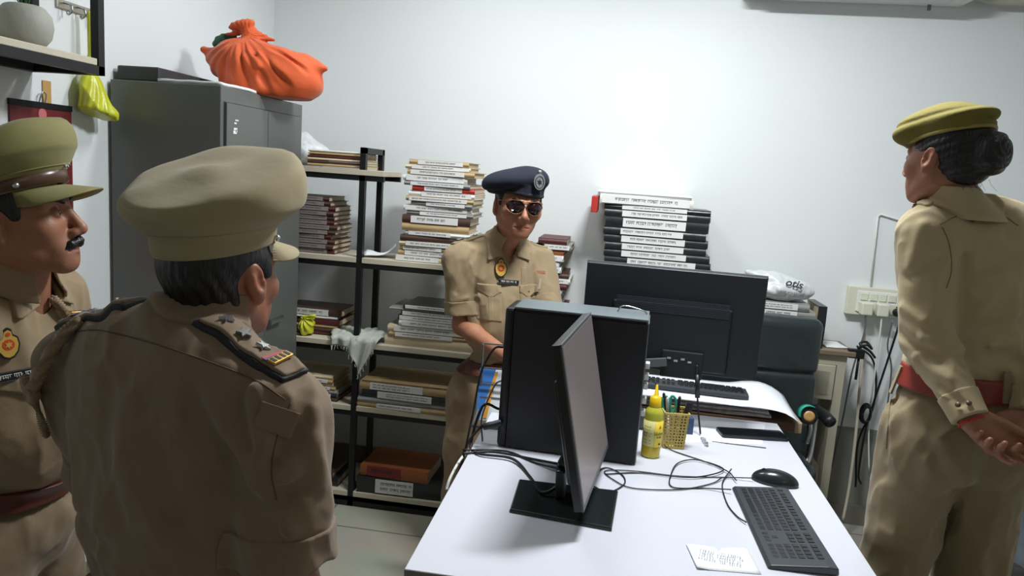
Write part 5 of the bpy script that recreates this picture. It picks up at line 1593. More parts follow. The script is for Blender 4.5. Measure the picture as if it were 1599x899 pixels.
    def base_head(s, p):
        """head plus neck, in head coordinates (for hair that hugs it)"""
        w_ = (p*A3((s.H['s']*s.H['sx'], s.H['s'], s.H['s']))) @ s.H['M'].T+s.H['c']
        nk = rc(w_.astype(F32), s.neck['lo'], s.neck['hi'], s.neck['r'], s.neck['r']*.97)/s.H['s']
        q = mirx(p)
        d = ell(q, (0, -.014, .032), (.0765, .0945, .088)); d = smin(d, ell(q, (0, .022, -.018), (.0655, .068, .082)), .03)
        d = smin(d, rc(q, (.050, -.008, -.050), (.018, .066, -.092), .020, .017), .03)
        return smin(d, nk, .022)
    def man_hair(s, low=-.058, off=.006):
        def f(p):
            q = mirx(p)
            d = s.base_head(p)-off-.0012*np.sin(p[:, 0]*420+nz(p, 90)*2)*np.clip((.040-p[:, 2])*40, 0, 1)
            d = smax(d, plane(p, (0, .036, 0), (0, 1, -.12)), .006)
            d = smax(d, p[:, 2]-.072, .004)
            d = smax(d, low-p[:, 2]+.10*(p[:, 1]+.06), .008)
            d = smax(d, -np.maximum(-(p[:, 1]+.030), p[:, 2]+.004), .010)
            d = smax(d, -sph(q, (.088, -.012, -.008), .034), .008)
            side = np.maximum(.010-p[:, 1], 0)
            return d
        return s.hair(f, (-.10, -.125, -.09), (.10, .09, .14))
    def eyes(s):
        for sg in (-1, 1):
            bm = bmesh.new(); bmesh.ops.create_uvsphere(bm, u_segments=20, v_segments=14, radius=.0121)
            e = obj('eye', bm, EYEW, s.root, True); e.matrix_local = s.HM @ Matrix.Translation((sg*.031, .0768, .0055))
            bm = bmesh.new(); lathe(bm, [(.0052, .0112), (.0050, .0117), (.003, .0123), (.0001, .0125)], 16)
            obj('iris', bm, IRIS, e, True, rot=(R(-90), 0, 0))
    def brows(s, thick=1.0):
        for sg in (-1, 1):
            def f(p):
                d = rc(p, (sg*.014, .0905, .0255), (sg*.032, .0865, .0315), .0045*thick, .0045*thick)
                return smin(d, rc(p, (sg*.032, .0865, .0315), (sg*.050, .070, .0260), .0042*thick, .002), .004)+.0008*nz(p, 600)
            o = mesh_sdf('eyebrow', f, (-.06, .055, .01), (.06, .105, .045), .0014, HAIRM, s.root); s.headpart(o)
    def collar(s, m, open_front=False, gap=.45, q=None, top=.018, poly=True, lean=0.0):
        """stand around the neck, fall lying on the shoulders, two pointed leaves in front"""
        nb = s.neck; nr = nb['r']; S = s.S; zt = 1.425*S+(.040 if s.female else .046)
        a0 = A3(nb['lo']); a1 = A3(nb['hi']); base = s.shirt_solid
        def f(p):
            t = (p[:, 2]-a0[2])/(a1[2]-a0[2]); cx = a0[0]+(a1[0]-a0[0])*t; cy = a0[1]+(a1[1]-a0[1])*t
            x = p[:, 0]-cx; y = p[:, 1]-cy; rr = np.hypot(x, y); ang = np.abs(np.arctan2(x, y)); front = np.clip(np.cos(ang), 0, 1)
            zz = p[:, 2]-zt+.045*front
            d0 = base(p)
            # stand, leaning a little outward, then the fall
            rs = nr+.006+.013*np.clip((top-zz)/(top+.02), 0, 1.4)**1.6
            st = np.abs(rr-rs)*.9-.0030
            st = np.maximum(st, np.maximum(zz-top, -.05-zz)); st = np.maximum(st, -(d0+.010))
            st = np.maximum(st, (gap-ang)*rr)
            fall = np.maximum(d0-.0075, -(d0+.004)); fall = smax(fall, np.hypot(rr-nr, (p[:, 2]-zt-.005)*.9)-.043, .004); fall = np.maximum(fall, (1.15-ang)*rr)
            d = smin(st, fall, .008)
            if poly:
                qx = np.abs(p[:, 0]-(0 if not lean else lean))
                P_ = q or [(.040, 1.425*S+.03), (.030, 1.425*S-.052), (.094, 1.425*S-.072), (.088, 1.425*S+.02)]
                lf = np.full(len(p), -1.0, dtype=F32)
                n_ = len(P_)
                ar = sum(P_[i][0]*P_[(i+1) % n_][1]-P_[(i+1) % n_][0]*P_[i][1] for i in range(n_))
                for i in range(n_):
                    ax0, az0 = P_[i]; bx0, bz0 = P_[(i+1) % n_]; ex, ez = bx0-ax0, bz0-az0; l = math.hypot(ex, ez)
                    sgn = 1 if ar > 0 else -1
                    lf = np.maximum(lf, sgn*((qx-ax0)*ez-(p[:, 2]-az0)*ex)/l)
                lf = np.maximum(lf, np.maximum(d0-.0095, -(d0+.004))); lf = np.maximum(lf, -p[:, 1]+.0)
                d = smin(d, lf, .005)
            return d
        c = A3((0, 0, zt-.02))
        return mesh_sdf('collar', f, tuple(c-A3((.17, .17, .14))), tuple(c+A3((.17, .17, .10))), .003, m, s.root)
    def shell(s, name, m, region, t=.005, h=.003, lo=None, hi=None, f=None, parent=None, under=.004):
        f0 = f or s.shirt_f
        def g(p):
            d = f0(p); return smax(np.maximum(d-t, -(d+under)), region(p), .002)
        return mesh_sdf(name, g, lo, hi, h, m, parent or s.root)
    def epaulette(s, sg, m, ln=.062, hw=.024):
        S, w = s.S, s.w
        a = Vector((sg*.190*w, -.012, 1.395*S-s.drop)); b = Vector((sg*.078*w, -.015, 1.455*S))
        if s.female: a = Vector((sg*.165*w, -.012, 1.400*S)); b = Vector((sg*.070*w, -.015, 1.45*S))
        x = (a-b).normalized(); y = Vector((0, 1, 0)); z = x.cross(y).normalized(); y = z.cross(x)
        Rm = np.array(((x.x, y.x, z.x), (x.y, y.y, z.y), (x.z, y.z, z.z)), dtype=F32)
        c = (a+b)/2
        reg = lambda p: rbox(p, tuple(c), ((a-b).length/2, hw, .12), .006, Rm)
        lo = tuple(c-Vector((.12, .07, .11))); hi = tuple(c+Vector((.12, .07, .11)))
        o = s.shell('epaulette', m, reg, .006, .0028, lo, hi)
        return o, a, b
def star_bm(r, th=.002, k=.42, n=5):
    pts = []
    for i in range(2*n):
        rr = r if i % 2 == 0 else r*k; a = PI/2+PI*i/n; pts.append((rr*math.cos(a), rr*math.sin(a)))
    return prism(bmesh.new(), pts, 0, th)
def rope(path, r, turns, m, name, parent, strands=2, n=10):
    P = catmull(path, n); bm = bmesh.new()
    for s_ in range(strands):
        pts = []; up = None
        for i, p in enumerate(P):
            t = (P[min(i+1, len(P)-1)]-P[max(i-1, 0)]).normalized()
            if up is None: up = t.orthogonal().normalized()
            up = (up-t*up.dot(t)).normalized(); sd = t.cross(up); a = 2*PI*(s_/strands+turns*i/(len(P)-1))
            pts.append(p+up*r*math.cos(a)+sd*r*math.sin(a))
        tube(bm, pts, r*.95, 7, smooth=False)
    return obj(name, bm, m, parent, True)
def onpath(P_, pts, lift=.006):
    out = []
    for px, py in pts:
        q = Vector(P_.hit(px, py, P_.shirt_base)); out.append(q+P_.normal(q)*lift)
    return out

# ---- peaked cap in head coordinates
def peaked_cap(P_, m, mband, sc=1.0, front=1.0, tiltx=0, badge=True, rim=1.0, strapm=None, zoff=0.0, crown=None):
    N = 64
    c = dict(rl=.140, rm=.148, rt=.137, zl0=.090, zl1=.100, zm0=.122, zm1=.158, zt0=.134, zt1=.216)
    if crown: c.update(crown)
    T = Matrix.Rotation(R(tiltx), 4, 'X') @ Matrix.Translation((0, 0, zoff)) @ Matrix.Scale(sc, 4)
    def ring(a, b, z0, z1, cy=0, pw=1.0):
        out = []
        for k in range(N):
            t = 2*PI*k/N; x = a*math.sin(t); y = b*math.cos(t); F_ = ((1+math.cos(t))/2)**pw
            out.append(Vector((x, y+cy, z0+(z1-z0)*F_)))
        return out
    # band
    bm = bmesh.new()
    loft(bm, [ring(.078, .1030, .044, .056, -.008), ring(.0875, .1115, .044, .056, -.007), ring(.0882, .1122, .068, .080, -.006), ring(.0892, .1130, c['zl0']-.018, c['zl1']-.018, -.005),
              ring(.099, .119, c['zl0']-.006, c['zl1']-.006, -.002),
              ring(.122*rim, .134*rim, c['zl0']+.001, c['zl1']+.006, -.001), ring(c['rl']*rim, (c['rl']+.002)*rim, c['zl0']+.012, c['zl1']+.022),
              ring(c['rm']*rim*.99, (c['rm'])*rim*.985, (c['zl0']+c['zm0'])/2, (c['zl1']*.55+c['zm1']*.45)),
              ring(c['rm']*rim, (c['rm']+.001)*rim, c['zm0'], c['zm1'], .001), ring((c['rm']*.6+c['rt']*.4)*rim*1.008, (c['rm']*.6+c['rt']*.4)*rim, (c['zm0']+c['zt0'])/2+.002, (c['zm1']+c['zt1'])/2+.002, .002),
              ring(c['rt']*rim, c['rt']*rim*.97, c['zt0'], c['zt1'], .002),
              ring(.112*rim, .108*rim, c['zt0']+.012, c['zt1']+.002, .002), ring(.075, .072, c['zt0']+.024, c['zt1']-.010, .002), ring(.03, .03, (c['zt0']+c['zt1'])/2+.008, (c['zt0']+c['zt1'])/2+.010), ring(.002, .002, (c['zt0']+c['zt1'])/2+.010, (c['zt0']+c['zt1'])/2+.010)], cap0=False)
    for v in bm.verts:
        x, y, z = v.co
        k = max(0, min(1, (z-.10)/.05)); v.co.z += .0035*math.sin(x*38+1)*math.cos(y*31)*k; v.co.x += .003*math.sin(y*40+z*30)*k
        v.co = T @ v.co
    cap = obj('cap', bm, m, P_.root, True); ss = cap.modifiers.new('s', 'SUBSURF'); ss.levels = 1; ss.render_levels = 1
    P_.headpart(cap)
    # piping seam around the crown
    pts = [T @ Vector((v.x, v.y, v.z)) for v in ring(.0985, .1195, c['zl0']-.008, c['zl1']-.008, -.003)]
    obj('crown_seam', tube(bmesh.new(), pts+[pts[0]], .0013, 6, smooth=False), m, cap, True)
    bm = bmesh.new()
    loft(bm, [ring(.0870, .1110, .046, .058, -.007), ring(.0903, .1143, .046, .058, -.007), ring(.0910, .1150, .070, .082, -.006), ring(.0870, .1110, .072, .084, -.006)], cap0=False, cap1=False)
    for v in bm.verts: v.co = T @ v.co
    if strapm:
        obj('chin_strap', bm, strapm, cap, True)
    else: bm.free()
    # visor
    bm = bmesh.new(); nseg = 24; g = []
    for s_ in (0, 1):
        rows = []
        for i in range(nseg+1):
            t = R(-66+132*i/nseg); row = []
            for j in range(7):
                u = j/6; sh = math.cos(t*90/66*1.0) if abs(t) < R(66) else 0
                ext = .062*max(0, math.cos(t/R(66)*PI/2))**.62
                r_ = .1045+ext*u
                x = (.084+ext*u*.80)*math.sin(t); y = (.1035+ext*u)*math.cos(t)-.003
                z = .052-.020*u*max(.0, math.cos(t))**.8-.012*(1-math.cos(t))*u-.010*(x/.08)**2*u
                row.append(bm.verts.new(T @ Vector((x, y, z-.0025*s_))))
            rows.append(row)
        g.append(rows)
    for s_ in (0, 1):
        for i in range(nseg):
            for j in range(6):
                f = [g[s_][i][j], g[s_][i+1][j], g[s_][i+1][j+1], g[s_][i][j+1]]; bm.faces.new(f if s_ == 0 else f[::-1])
    for i in range(nseg): bm.faces.new([g[0][i][6], g[0][i+1][6], g[1][i+1][6], g[1][i][6]])
    bmesh.ops.remove_doubles(bm, verts=bm.verts, dist=.00005)
    obj('visor', bm, m, cap, True)
    for sg in (-1, 1):
        bm = bmesh.new(); lathe(bm, [(.006, 0), (.006, .003), (.003, .006), (.0005, .007)], 14)
        o = obj('button', bm, SILV, cap, True); a = R(62)
        o.matrix_local = T @ Matrix.Translation((sg*.088*math.sin(a), .105*math.cos(a), .063)) @ Matrix.Rotation(-sg*a, 4, 'Z') @ Matrix.Rotation(R(-90), 4, 'X')
    if badge:
        bm = star_bm(.020, .004, .72, 9)
        o = obj('cap_badge', bm, SILV, cap); o.matrix_local = T @ Matrix.Translation((0, .112, .100)) @ Matrix.Rotation(R(90), 4, 'X') @ Matrix.Rotation(R(180), 4, 'Y')
    return cap

def emblem(P_, px, py, w_, parent=None, f=None):
    """gold and red shield badge with a round seal"""
    Mx_ = P_.decal(px, py, f, lift=.001)
    out = [(-.36, -.30), (-.20, -.52), (0, -.60), (.20, -.52), (.36, -.30), (.42, .0), (.36, .28), (.18, .40), (.14, .60), (0, .68), (-.14, .60), (-.18, .40), (-.36, .28), (-.42, 0)]
    b = obj('chest_badge', prism(bmesh.new(), [(x*w_*1.12, y*w_*1.12) for x, y in out], 0, .002), PLB, P_.root); b.matrix_local = Mx_
    obj('gold_rim', prism(bmesh.new(), [(x*w_*.95, y*w_*.95) for x, y in out], .002, .0032), mat('badge_gold', (206, 168, 76), .45, .3), b)
    obj('red_seal', lathe(bmesh.new(), [(w_*.24, .0032), (w_*.24, .0040)], 20), mat('badge_red', (196, 66, 34), .5), b)
    obj('gold_star', star_bm(w_*.17, .001, .5, 6), mat('badge_gold', (206, 168, 76)), b, loc=(0, 0, .0040))
    obj('badge_crown', lathe(bmesh.new(), [(w_*.09, .0032), (w_*.09, .0042)], 12), mat('badge_red', (196, 66, 34)), b, loc=(0, w_*.45, 0))
    return b
def nameplate(P_, px, py, w_, h_, f=None, rot=0, seed=1):
    Mx_ = P_.decal(px, py, f, lift=.002) @ Matrix.Rotation(R(rot), 4, 'Z')
    b = obj('name_plate', BX(-w_/2, w_/2, -h_/2, h_/2, 0, .0025), PLB, P_.root, bevel=.0006); b.matrix_local = Mx_
    rim = bmesh.new()
    for y in (-h_/2+.0012, h_/2-.0020): bx(rim, -w_/2+.001, w_/2-.001, y, y+.0008, .0025, .0028)
    obj('plate_rim', rim, SILV, b)
    bm = scribble(bmesh.new(), -w_*.38, w_*.38, 0, h_*.42, 0, random.Random(seed)); o = obj('lettering', bm, WPL, b)
    for v in o.data.vertices: v.co = Vector((v.co.x, v.co.z, .0029))
    return b
def arm(sh, el, wr, r=1.0, ar=1.0, cut=.82, full=False, hand=None): return dict(sh=tuple(sh), el=tuple(el), wr=tuple(wr), r=r, ar=ar, cut=cut, full=full, hand=hand)

# ================= officer in the dark beret =================
K1 = cloth_mat('khaki_light', (150, 131, 100)); K2 = cloth_mat('khaki_trousers', (142, 122, 94))
P1 = Person('officer in navy beret and sunglasses standing between the rack and the white desk', (-.458, 3.01, 0), -148, .945, .98, .98, .018, .815,
            None, None, skin_mat('skin_officer', (168, 116, 88)), drop=.028)
P1.set_head(ay(809, 322, 2.93), -158, -2, -3, 1.09, 1.04)
nlo = Vector((0, -.012, 1.30)); hc_ = Vector([float(v) for v in P1.H['c']])
P1.neck = dict(lo=tuple(nlo), hi=tuple(hc_+Vector((0, -.012, -.05))), r=.062, vneck=((0, .05, 1.335), (0, .125, 1.235)))
Lw = P1.L
rs = (.180, -.01, 1.262); re_ = Lw(ay(722, 508, 2.93)); rw = Lw(ay(800, 562, 2.68))
ls = (-.180, -.01, 1.262); le = Lw(ay(862, 505, 2.98)); lw = Lw(ay(842, 585, 2.72))
def dirto(a, b): return tuple((Vector(b)-Vector(a)).normalized())
rh = Lw(ay(822, 600, 2.60)); lh = Lw(ay(870, 610, 2.58))
P1.arms = [arm(rs, re_, rw, 1.0, 1.02, .80, hand=hand_chains(rw, dirto(rw, rh), (0, .1, -1), 1, (8, 10, 12, 16), 14, (40, 20), .95)),
           arm(ls, le, lw, 1.0, 1.0, .80, hand=hand_chains(lw, dirto(lw, lh), (0, .1, -1), -1, (8, 10, 12, 16), 14, (40, 20), .95))]
P1.folds = []
for pts, wd_, hg in (([(700, 430), (722, 380)], .016, .007), ([(712, 455), (738, 395)], .012, -.007), ([(735, 470), (750, 400)], .012, -.006), ([(742, 470), (762, 540)], .014, -.006),
                     ([(800, 470), (760, 560)], .014, .005), ([(700, 540), (770, 560)], .014, -.006), ([(700, 520), (750, 545)], .012, .006), ([(828, 400), (836, 460)], .010, -.004),
                     ([(706, 470), (745, 462)], .010, .005), ([(765, 380), (790, 400)], .012, -.004)):
    P1.folds.append((P1.hit(*pts[0]), P1.hit(*pts[1]), wd_, hg))
P1.shirt(K1, .0045); P1.trousers(K2, .006, .02); P1.belt(BELTD, .024); P1.shoes(.02)
P1.body(.0030)
P1.collar(K1)
P1.man_hair(-.04, .005); P1.brows(.8); P1.eyes()
# placket, buttons, pockets
pc = P1.hit(818, 440)
P1.shell('placket', K1, lambda p: np.maximum(np.abs(p[:, 0]-pc[0])-.015, np.maximum(p[:, 2]-1.25, .90-p[:, 2])), .0022, .003, (pc[0]-.03, .02, .88), (pc[0]+.03, .22, 1.27))
for z_ in (1.22, 1.13, 1.04, .95):
    o = obj('button', lathe(bmesh.new(), [(.0055, 0), (.0055, .0018), (.004, .0026)], 14), BUTTON, P1.root, True); o.matrix_local = P1.decal_at((pc[0], .35, z_), (0, -1, 0), lift=.002)
for sg in (-1, 1):
    cx_ = sg*.083
    fl_ = P1.shell('pocket_flap', K1, lambda p: np.maximum(np.maximum(np.abs(p[:, 0]-cx_)-.045, p[:, 2]-1.180), (1.140-.010*np.cos(np.clip((p[:, 0]-cx_)/.045, -1, 1)*PI))-p[:, 2]), .0055, .0028, (cx_-.06, .02, 1.11), (cx_+.06, .22, 1.20))
    P1.shell('pocket', K1, lambda p: np.maximum(np.maximum(np.abs(p[:, 0]-cx_)-.042, p[:, 2]-1.165), 1.035-p[:, 2]), .0030, .003, (cx_-.06, .02, 1.02), (cx_+.06, .24, 1.18))
    obj('flap_button', lathe(bmesh.new(), [(.005, 0), (.005, .002)], 12), BUTTON, fl_, True).matrix_local = P1.decal_at((cx_, .35, 1.152), (0, -1, 0), lift=.006)
    P1.shell('pocket_pleat', K1, lambda p: np.maximum(np.maximum(np.abs(p[:, 0]-cx_)-.010, p[:, 2]-1.14), 1.037-p[:, 2]), .0048, .0028, (cx_-.03, .02, 1.02), (cx_+.03, .24, 1.16))
emblem(P1, 782, 419, .056)
nameplate(P1, 794, 440, .088, .018, rot=-4, seed=3)
b = obj('medal_ribbon', BX(-.022, .022, -.006, .006, 0, .003), mat('ribbon_brown', (146, 92, 60), .6), P1.root); b.matrix_local = P1.decal(843, 425, lift=.003)
b = obj('whistle_pin', BX(-.004, .004, -.022, .022, 0, .004), mat('pin_silver', (206, 200, 186), .3, .5), P1.root, bevel=.001); b.matrix_local = P1.decal(843, 444, lift=.004)
# sleeve cuff bands
for a in P1.arms:
    e = Vector(a['sh']).lerp(Vector(a['el']), a['cut']); d0 = (Vector(a['el'])-Vector(a['sh'])).normalized()
    P1.shell('sleeve_cuff', K1, lambda p: np.maximum(np.maximum(plane(p, tuple(e), tuple(d0))-.003, -plane(p, tuple(e-d0*.055), tuple(d0))), sph(p, tuple(e), .105)), .004, .0035, tuple(e-Vector((.12, .12, .12))), tuple(e+Vector((.12, .12, .12))), under=.006)
for sg in (1, -1):
    ep, a, b2 = P1.epaulette(sg, K1)
    for k_, (u, kind) in enumerate(((.06, 'tab'), (.36, 'star'), (.68, 'crest'))):
        q = a.lerp(b2, u)+Vector((0, 0, .08)); Mx_ = P1.decal_at(q, (0, 0, -1), P1.shirt_f, up=(0, 1, 0), lift=.0062)
        if kind == 'tab':
            o = obj('shoulder_title', BX(-.013, .013, -.022, .022, 0, .004), PLB, ep, bevel=.001); o.matrix_local = Mx_
            o2 = obj('shoulder_marking', star_bm(.009, .001), WPL, ep); o2.matrix_local = Mx_ @ Matrix.Translation((0, -.009, .0042))
            o2 = obj('shoulder_marking', star_bm(.008, .001), WPL, ep); o2.matrix_local = Mx_ @ Matrix.Translation((0, .010, .0042))
        elif kind == 'star':
            o = obj('rank_star', star_bm(.014, .003), SILV, ep); o.matrix_local = Mx_
        else:
            o = obj('rank_crest', lathe(bmesh.new(), [(.010, 0), (.011, .002), (.006, .006), (.002, .008)], 12), SILV, ep, True); o.matrix_local = Mx_
# sunglasses
LENS = mat('lens_dark', (30, 12, 18), .12, spec=.5); GF = mat('glasses_gold', (170, 120, 96), .35, .7)
t_ = bmesh.new(); bar(t_, (-.012, .108, .018), (.012, .108, .018), .002, .0022); tube(t_, [(-.062, .086, .0255), (-.03, .108, .0275), (0, .113, .0265), (.03, .108, .0275), (.062, .086, .0255)], .0014, 6)
sg_ = obj('sunglasses', t_, GF, P1.root, True); P1.headpart(sg_)
for s_ in (-1, 1):
    pts = [(.030*math.cos(t)*(1.0 if math.sin(t) < 0 else 1.04), .0235*math.sin(t)*(1.12 if math.sin(t) < 0 else .95)) for t in [2*PI*i/28 for i in range(28)]]
    def curve(x, y): return Vector((s_*(.034+x), .1085-.0105*((x+.012)/.028)**2*(1 if x > -.012 else .2), .006+y))
    bm = bmesh.new(); loft(bm, [[curve(x, y)+Vector((0, dy_, 0)) for x, y in pts] for dy_ in (0, -.0016)])
    obj('lens', bm, LENS, sg_, True)
    pp_ = [curve(x, y) for x, y in pts]; obj('lens_rim', tube(bmesh.new(), pp_+[pp_[0]], .0011, 6, smooth=False), GF, sg_, True)
    obj('temple', tube(bmesh.new(), [(s_*.062, .087, .022), (s_*.074, .05, .018), (s_*.079, -.0, .014), (s_*.078, -.02, .002)], .0013, 6), GF, sg_, True)
# beret
NAVY = mat('beret_navy', (17, 23, 40), .9, bump=.2, bscale=120)
def ber(p):
    d = ell(p, (.022, -.004, .092), (.112, .112, .046), rotm(4, 13, 0))
    d = smin(d, ell(p, (-.028, .03, .105), (.06, .07, .036), rotm(0, -6, 0)), .03)
    d = smin(d, ell(p, (.085, -.01, .072), (.045, .07, .026), rotm(0, 22, 0)), .03)
    bnd = np.maximum(ell(p, (0, -.006, .045), (.0845, .106, .30)), np.abs(p[:, 2]-.060-.04*p[:, 0])-.016)
    d = smin(d, bnd, .012)
    d = d-.0022*nz(p, 32, 2)+.0040*np.exp(-((p[:, 2]-.078+.3*p[:, 0])/.006)**2)*np.clip(p[:, 0]*18, 0, 1)
    return d
P1.headpart(mesh_sdf('beret', ber, (-.13, -.15, .02), (.18, .15, .17), .0032, NAVY, P1.root))
def beret_band(p): return np.maximum(ell(p, (0, -.006, .045), (.0862, .1078, .30)), np.abs(p[:, 2]-.050-.04*p[:, 0])-.0055)
P1.headpart(mesh_sdf('beret_band', beret_band, (-.11, -.13, .03), (.11, .12, .075), .0028, mat('band_black', (16, 17, 20), .5), P1.root))
qh = lambda v: P1.HM @ Vector(v)
def pt_on(f, start, dr):
    q = Vector(start); dr = Vector(dr).normalized()
    for i in range(60):
        v = float(f(np.array([q], dtype=F32))[0])
        if v < .0005: break
        q = q+dr*v*.8
    return q
q = pt_on(ber, (-.036, .25, .100), (0, -1, 0))
bo = obj('beret_badge', prism(bmesh.new(), [(.021*math.sin(t), .029*math.cos(t)) for t in [2*PI*i/20 for i in range(20)]], 0, .003), SILV, P1.root)
bo.matrix_local = P1.HM @ Matrix.Translation(q+Vector((0, .001, 0))) @ Matrix.Rotation(R(10), 4, 'Z') @ Matrix.Rotation(R(-80), 4, 'X') @ Matrix.Rotation(R(180), 4, 'Z')
obj('badge_ring', tube(bmesh.new(), [(.0155*math.sin(t), .021*math.cos(t)-.002, .0035) for t in [2*PI*i/20 for i in range(21)]], .0016, 6, smooth=False), PLB, bo, True)
obj('badge_star', star_bm(.011, .002, .45, 6), PLB, bo, loc=(0, -.002, .003))
obj('badge_top', lathe(bmesh.new(), [(.006, 0), (.006, .004), (.003, .006)], 10), SILV, bo, True, loc=(0, .035, 0))
# ================= woman officer at the right =================
K3 = cloth_mat('khaki_warm', (178, 162, 126)); K4 = cloth_mat('khaki_olive', (138, 122, 92))
P2 = Person('officer seen from behind in olive beret with black hair bun, hands clasped behind her back', (.885, 1.91, 0), 10, 1.122, .93, 1.0, 0, 1.200,
            None, None, skin_mat('skin_woman', (158, 108, 84)), True)
P2.set_head(ay(1434, 246, 1.855)+Vector((.073, .033, 0)), 33, -3, 0, .90)
hc_ = Vector([float(v) for v in P2.H['c']])
P2.neck = dict(lo=(0, -.012, 1.50), hi=tuple(hc_+Vector((0, -.015, -.04))), r=.050)
Lw = P2.L
ls = (-.158, -.012, 1.552); le = Lw(ay(1447, 528, 1.83)); lw = Lw(ay(1514, 652, 1.71))
rs = (.158, -.012, 1.552); re_ = Lw(ay(1640, 520, 1.90)); rw = Lw(ay(1606, 650, 1.74))
lt = Lw(ay(1585, 706, 1.69)); rt = Lw(ay(1535, 712, 1.69)); cam_l = Vector(Lw((0, 0, CZ)))
back = (Vector(Lw((0.0, 0.0, 1.2)))-Vector(lw)); back.z = 0; back.normalize()
P2.arms = [arm(ls, le, lw, .95, .80, full=True, hand=hand_chains(lw, dirto(lw, lt), tuple(back+Vector((0, 0, .5))), -1, (20, 26, 32, 38), 30, (22, 12), .94)),
           arm(rs, re_, rw, .95, .80, full=True, hand=hand_chains(rw, dirto(rw, rt), tuple(back*1.0+Vector((0, 0, .4))), 1, (24, 28, 34, 40), 34, (28, 14), .94))]
for pts, wd_, hg in (([(1420, 430), (1470, 400)], .014, -.006), ([(1405, 520), (1470, 560)], .014, -.008), ([(1410, 480), (1440, 500)], .012, .006), ([(1425, 560), (1480, 590)], .014, .006),
                     ([(1500, 520), (1590, 505)], .014, -.007), ([(1495, 545), (1590, 535)], .012, .006), ([(1500, 565), (1590, 560)], .012, -.008), ([(1520, 430), (1580, 400)], .02, -.005),
                     ([(1505, 400), (1500, 520)], .012, -.006), ([(1540, 470), (1598, 440)], .016, .004), ([(1440, 350), (1420, 420)], .012, .004), ([(1470, 600), (1500, 630)], .010, -.006)):
    P2.folds.append((P2.hit(*pts[0]), P2.hit(*pts[1]), wd_, hg))
tf = [(P2.hit(a, b, P2.pelvis), P2.hit(c, d, P2.pelvis), w_, h_) for a, b, c, d, w_, h_ in ((1450, 700, 1500, 780, .02, -.010), (1470, 690, 1510, 750, .02, .008), (1400, 620, 1385, 700, .012, -.008), (1440, 650, 1470, 700, .02, -.005))]
tf += [((-.02, -.10, .93), (.02, -.11, .70), .018, -.012), ((.1, -.12, .80), (.0, -.10, .62), .02, -.008), ((-.15, 0, .9), (-.16, 0, .3), .012, .005), ((.12, -.11, .7), (.03, -.10, .5), .018, .006)]
P2.shirt(K3, .0042); P2.trousers(K4, .0055, .01, tf); P2.belt(BELT, .027); P2.shoes(.01)
P2.body(.0026, stub=0)
P2.collar(K3, top=.024)
bf = lambda p: smin(P2.torso(p), P2.pelvis(p)+.004, .05)-.0185
for px, py in ((1400, 592), (1478, 596), (1572, 604)):
    o = obj('belt_loop', BX(-.009, .009, -.038, .036, -.002, .0035), K4, P2.root, bevel=.001); o.matrix_local = P2.decal(px, py, bf, lift=.0005)
# cuffs
for a in P2.arms:
    e = Vector(a['wr']); d0 = (e-Vector(a['el'])).normalized()
    c_ = P2.shell('sleeve_cuff', K3, lambda p: np.maximum(np.maximum(plane(p, tuple(e), tuple(d0))-.002, -plane(p, tuple(e-d0*.058), tuple(d0))), sph(p, tuple(e), .095)), .0035, .003, tuple(e-Vector((.1, .1, .1))), tuple(e+Vector((.1, .1, .1))), under=.006)
for px, py in ((1497, 632), (1512, 630)):
    o = obj('cuff_button', lathe(bmesh.new(), [(.006, 0), (.006, .002)], 14), mat('dark_button', (96, 78, 56), .4), P2.root, True); o.matrix_local = P2.decal(px, py, lift=.005)
e = Vector(P2.arms[0]['wr']); d0 = (e-Vector(P2.arms[0]['el'])).normalized(); u0 = d0.orthogonal().normalized(); v0 = d0.cross(u0)
obj('wrist_thread', tube(bmesh.new(), [e+d0*.010+(u0*math.cos(t)+v0*math.sin(t))*.0272 for t in [2*PI*i/24 for i in range(25)]], .0028, 6, smooth=False), mat('red_thread', (190, 40, 34), .7), P2.root, True)
for sg in (-1, 1):
    P2.epaulette(sg, K3, hw=.022)
# shoulder cord on her left shoulder
a = Vector((-.150, .02, 1.60))
KC = cloth_mat('khaki_cord', (150, 136, 96))
pts = []
for (x, y) in ((-.165, .035), (-.150, .02), (-.13, .04), (-.155, .0), (-.135, .0), (-.165, .02)):
    Mx_ = P2.decal_at((x, y, 1.75), (0, 0, -1), lift=.010); pts.append(Mx_.translation.copy())
rope(pts, .0045, 22, KC, 'shoulder_cord', P2.root, n=12)
pts = [pts[0]]+[P2.decal_at((x, y, z), (1, -.3, 0), lift=.006).translation.copy() for x, y, z in ((-.40, .12, 1.52), (-.40, .15, 1.46), (-.38, .17, 1.40))]
rope(pts, .0035, 26, KC, 'lanyard', P2.root, n=12)
def seam(P_, pts, m, r=.0013, f=None, name='seam'):
    pp = [v for v in catmull([(x, y, 0) for x, y in pts], 7)]
    q = [Vector(P_.hit(v.x, v.y, f or P_.shirt_f)) for v in pp]
    pts = None
    return obj(name, tube(bmesh.new(), q, r, 6, smooth=False), m, P_.root, True)
SEAMW = mat('seam_khaki', (128, 112, 82), .8)
seam(P2, [(1468, 350), (1490, 339), (1520, 331), (1560, 334), (1590, 352)], SEAMW, name='yoke_seam')
seam(P2, [(1470, 352), (1482, 380), (1486, 420), (1478, 450)], SEAMW, name='armhole_seam')
seam(P2, [(1390, 622), (1387, 660), (1384, 700)], SEAMW, f=P2.tr_f, r=.0018, name='pocket_seam')
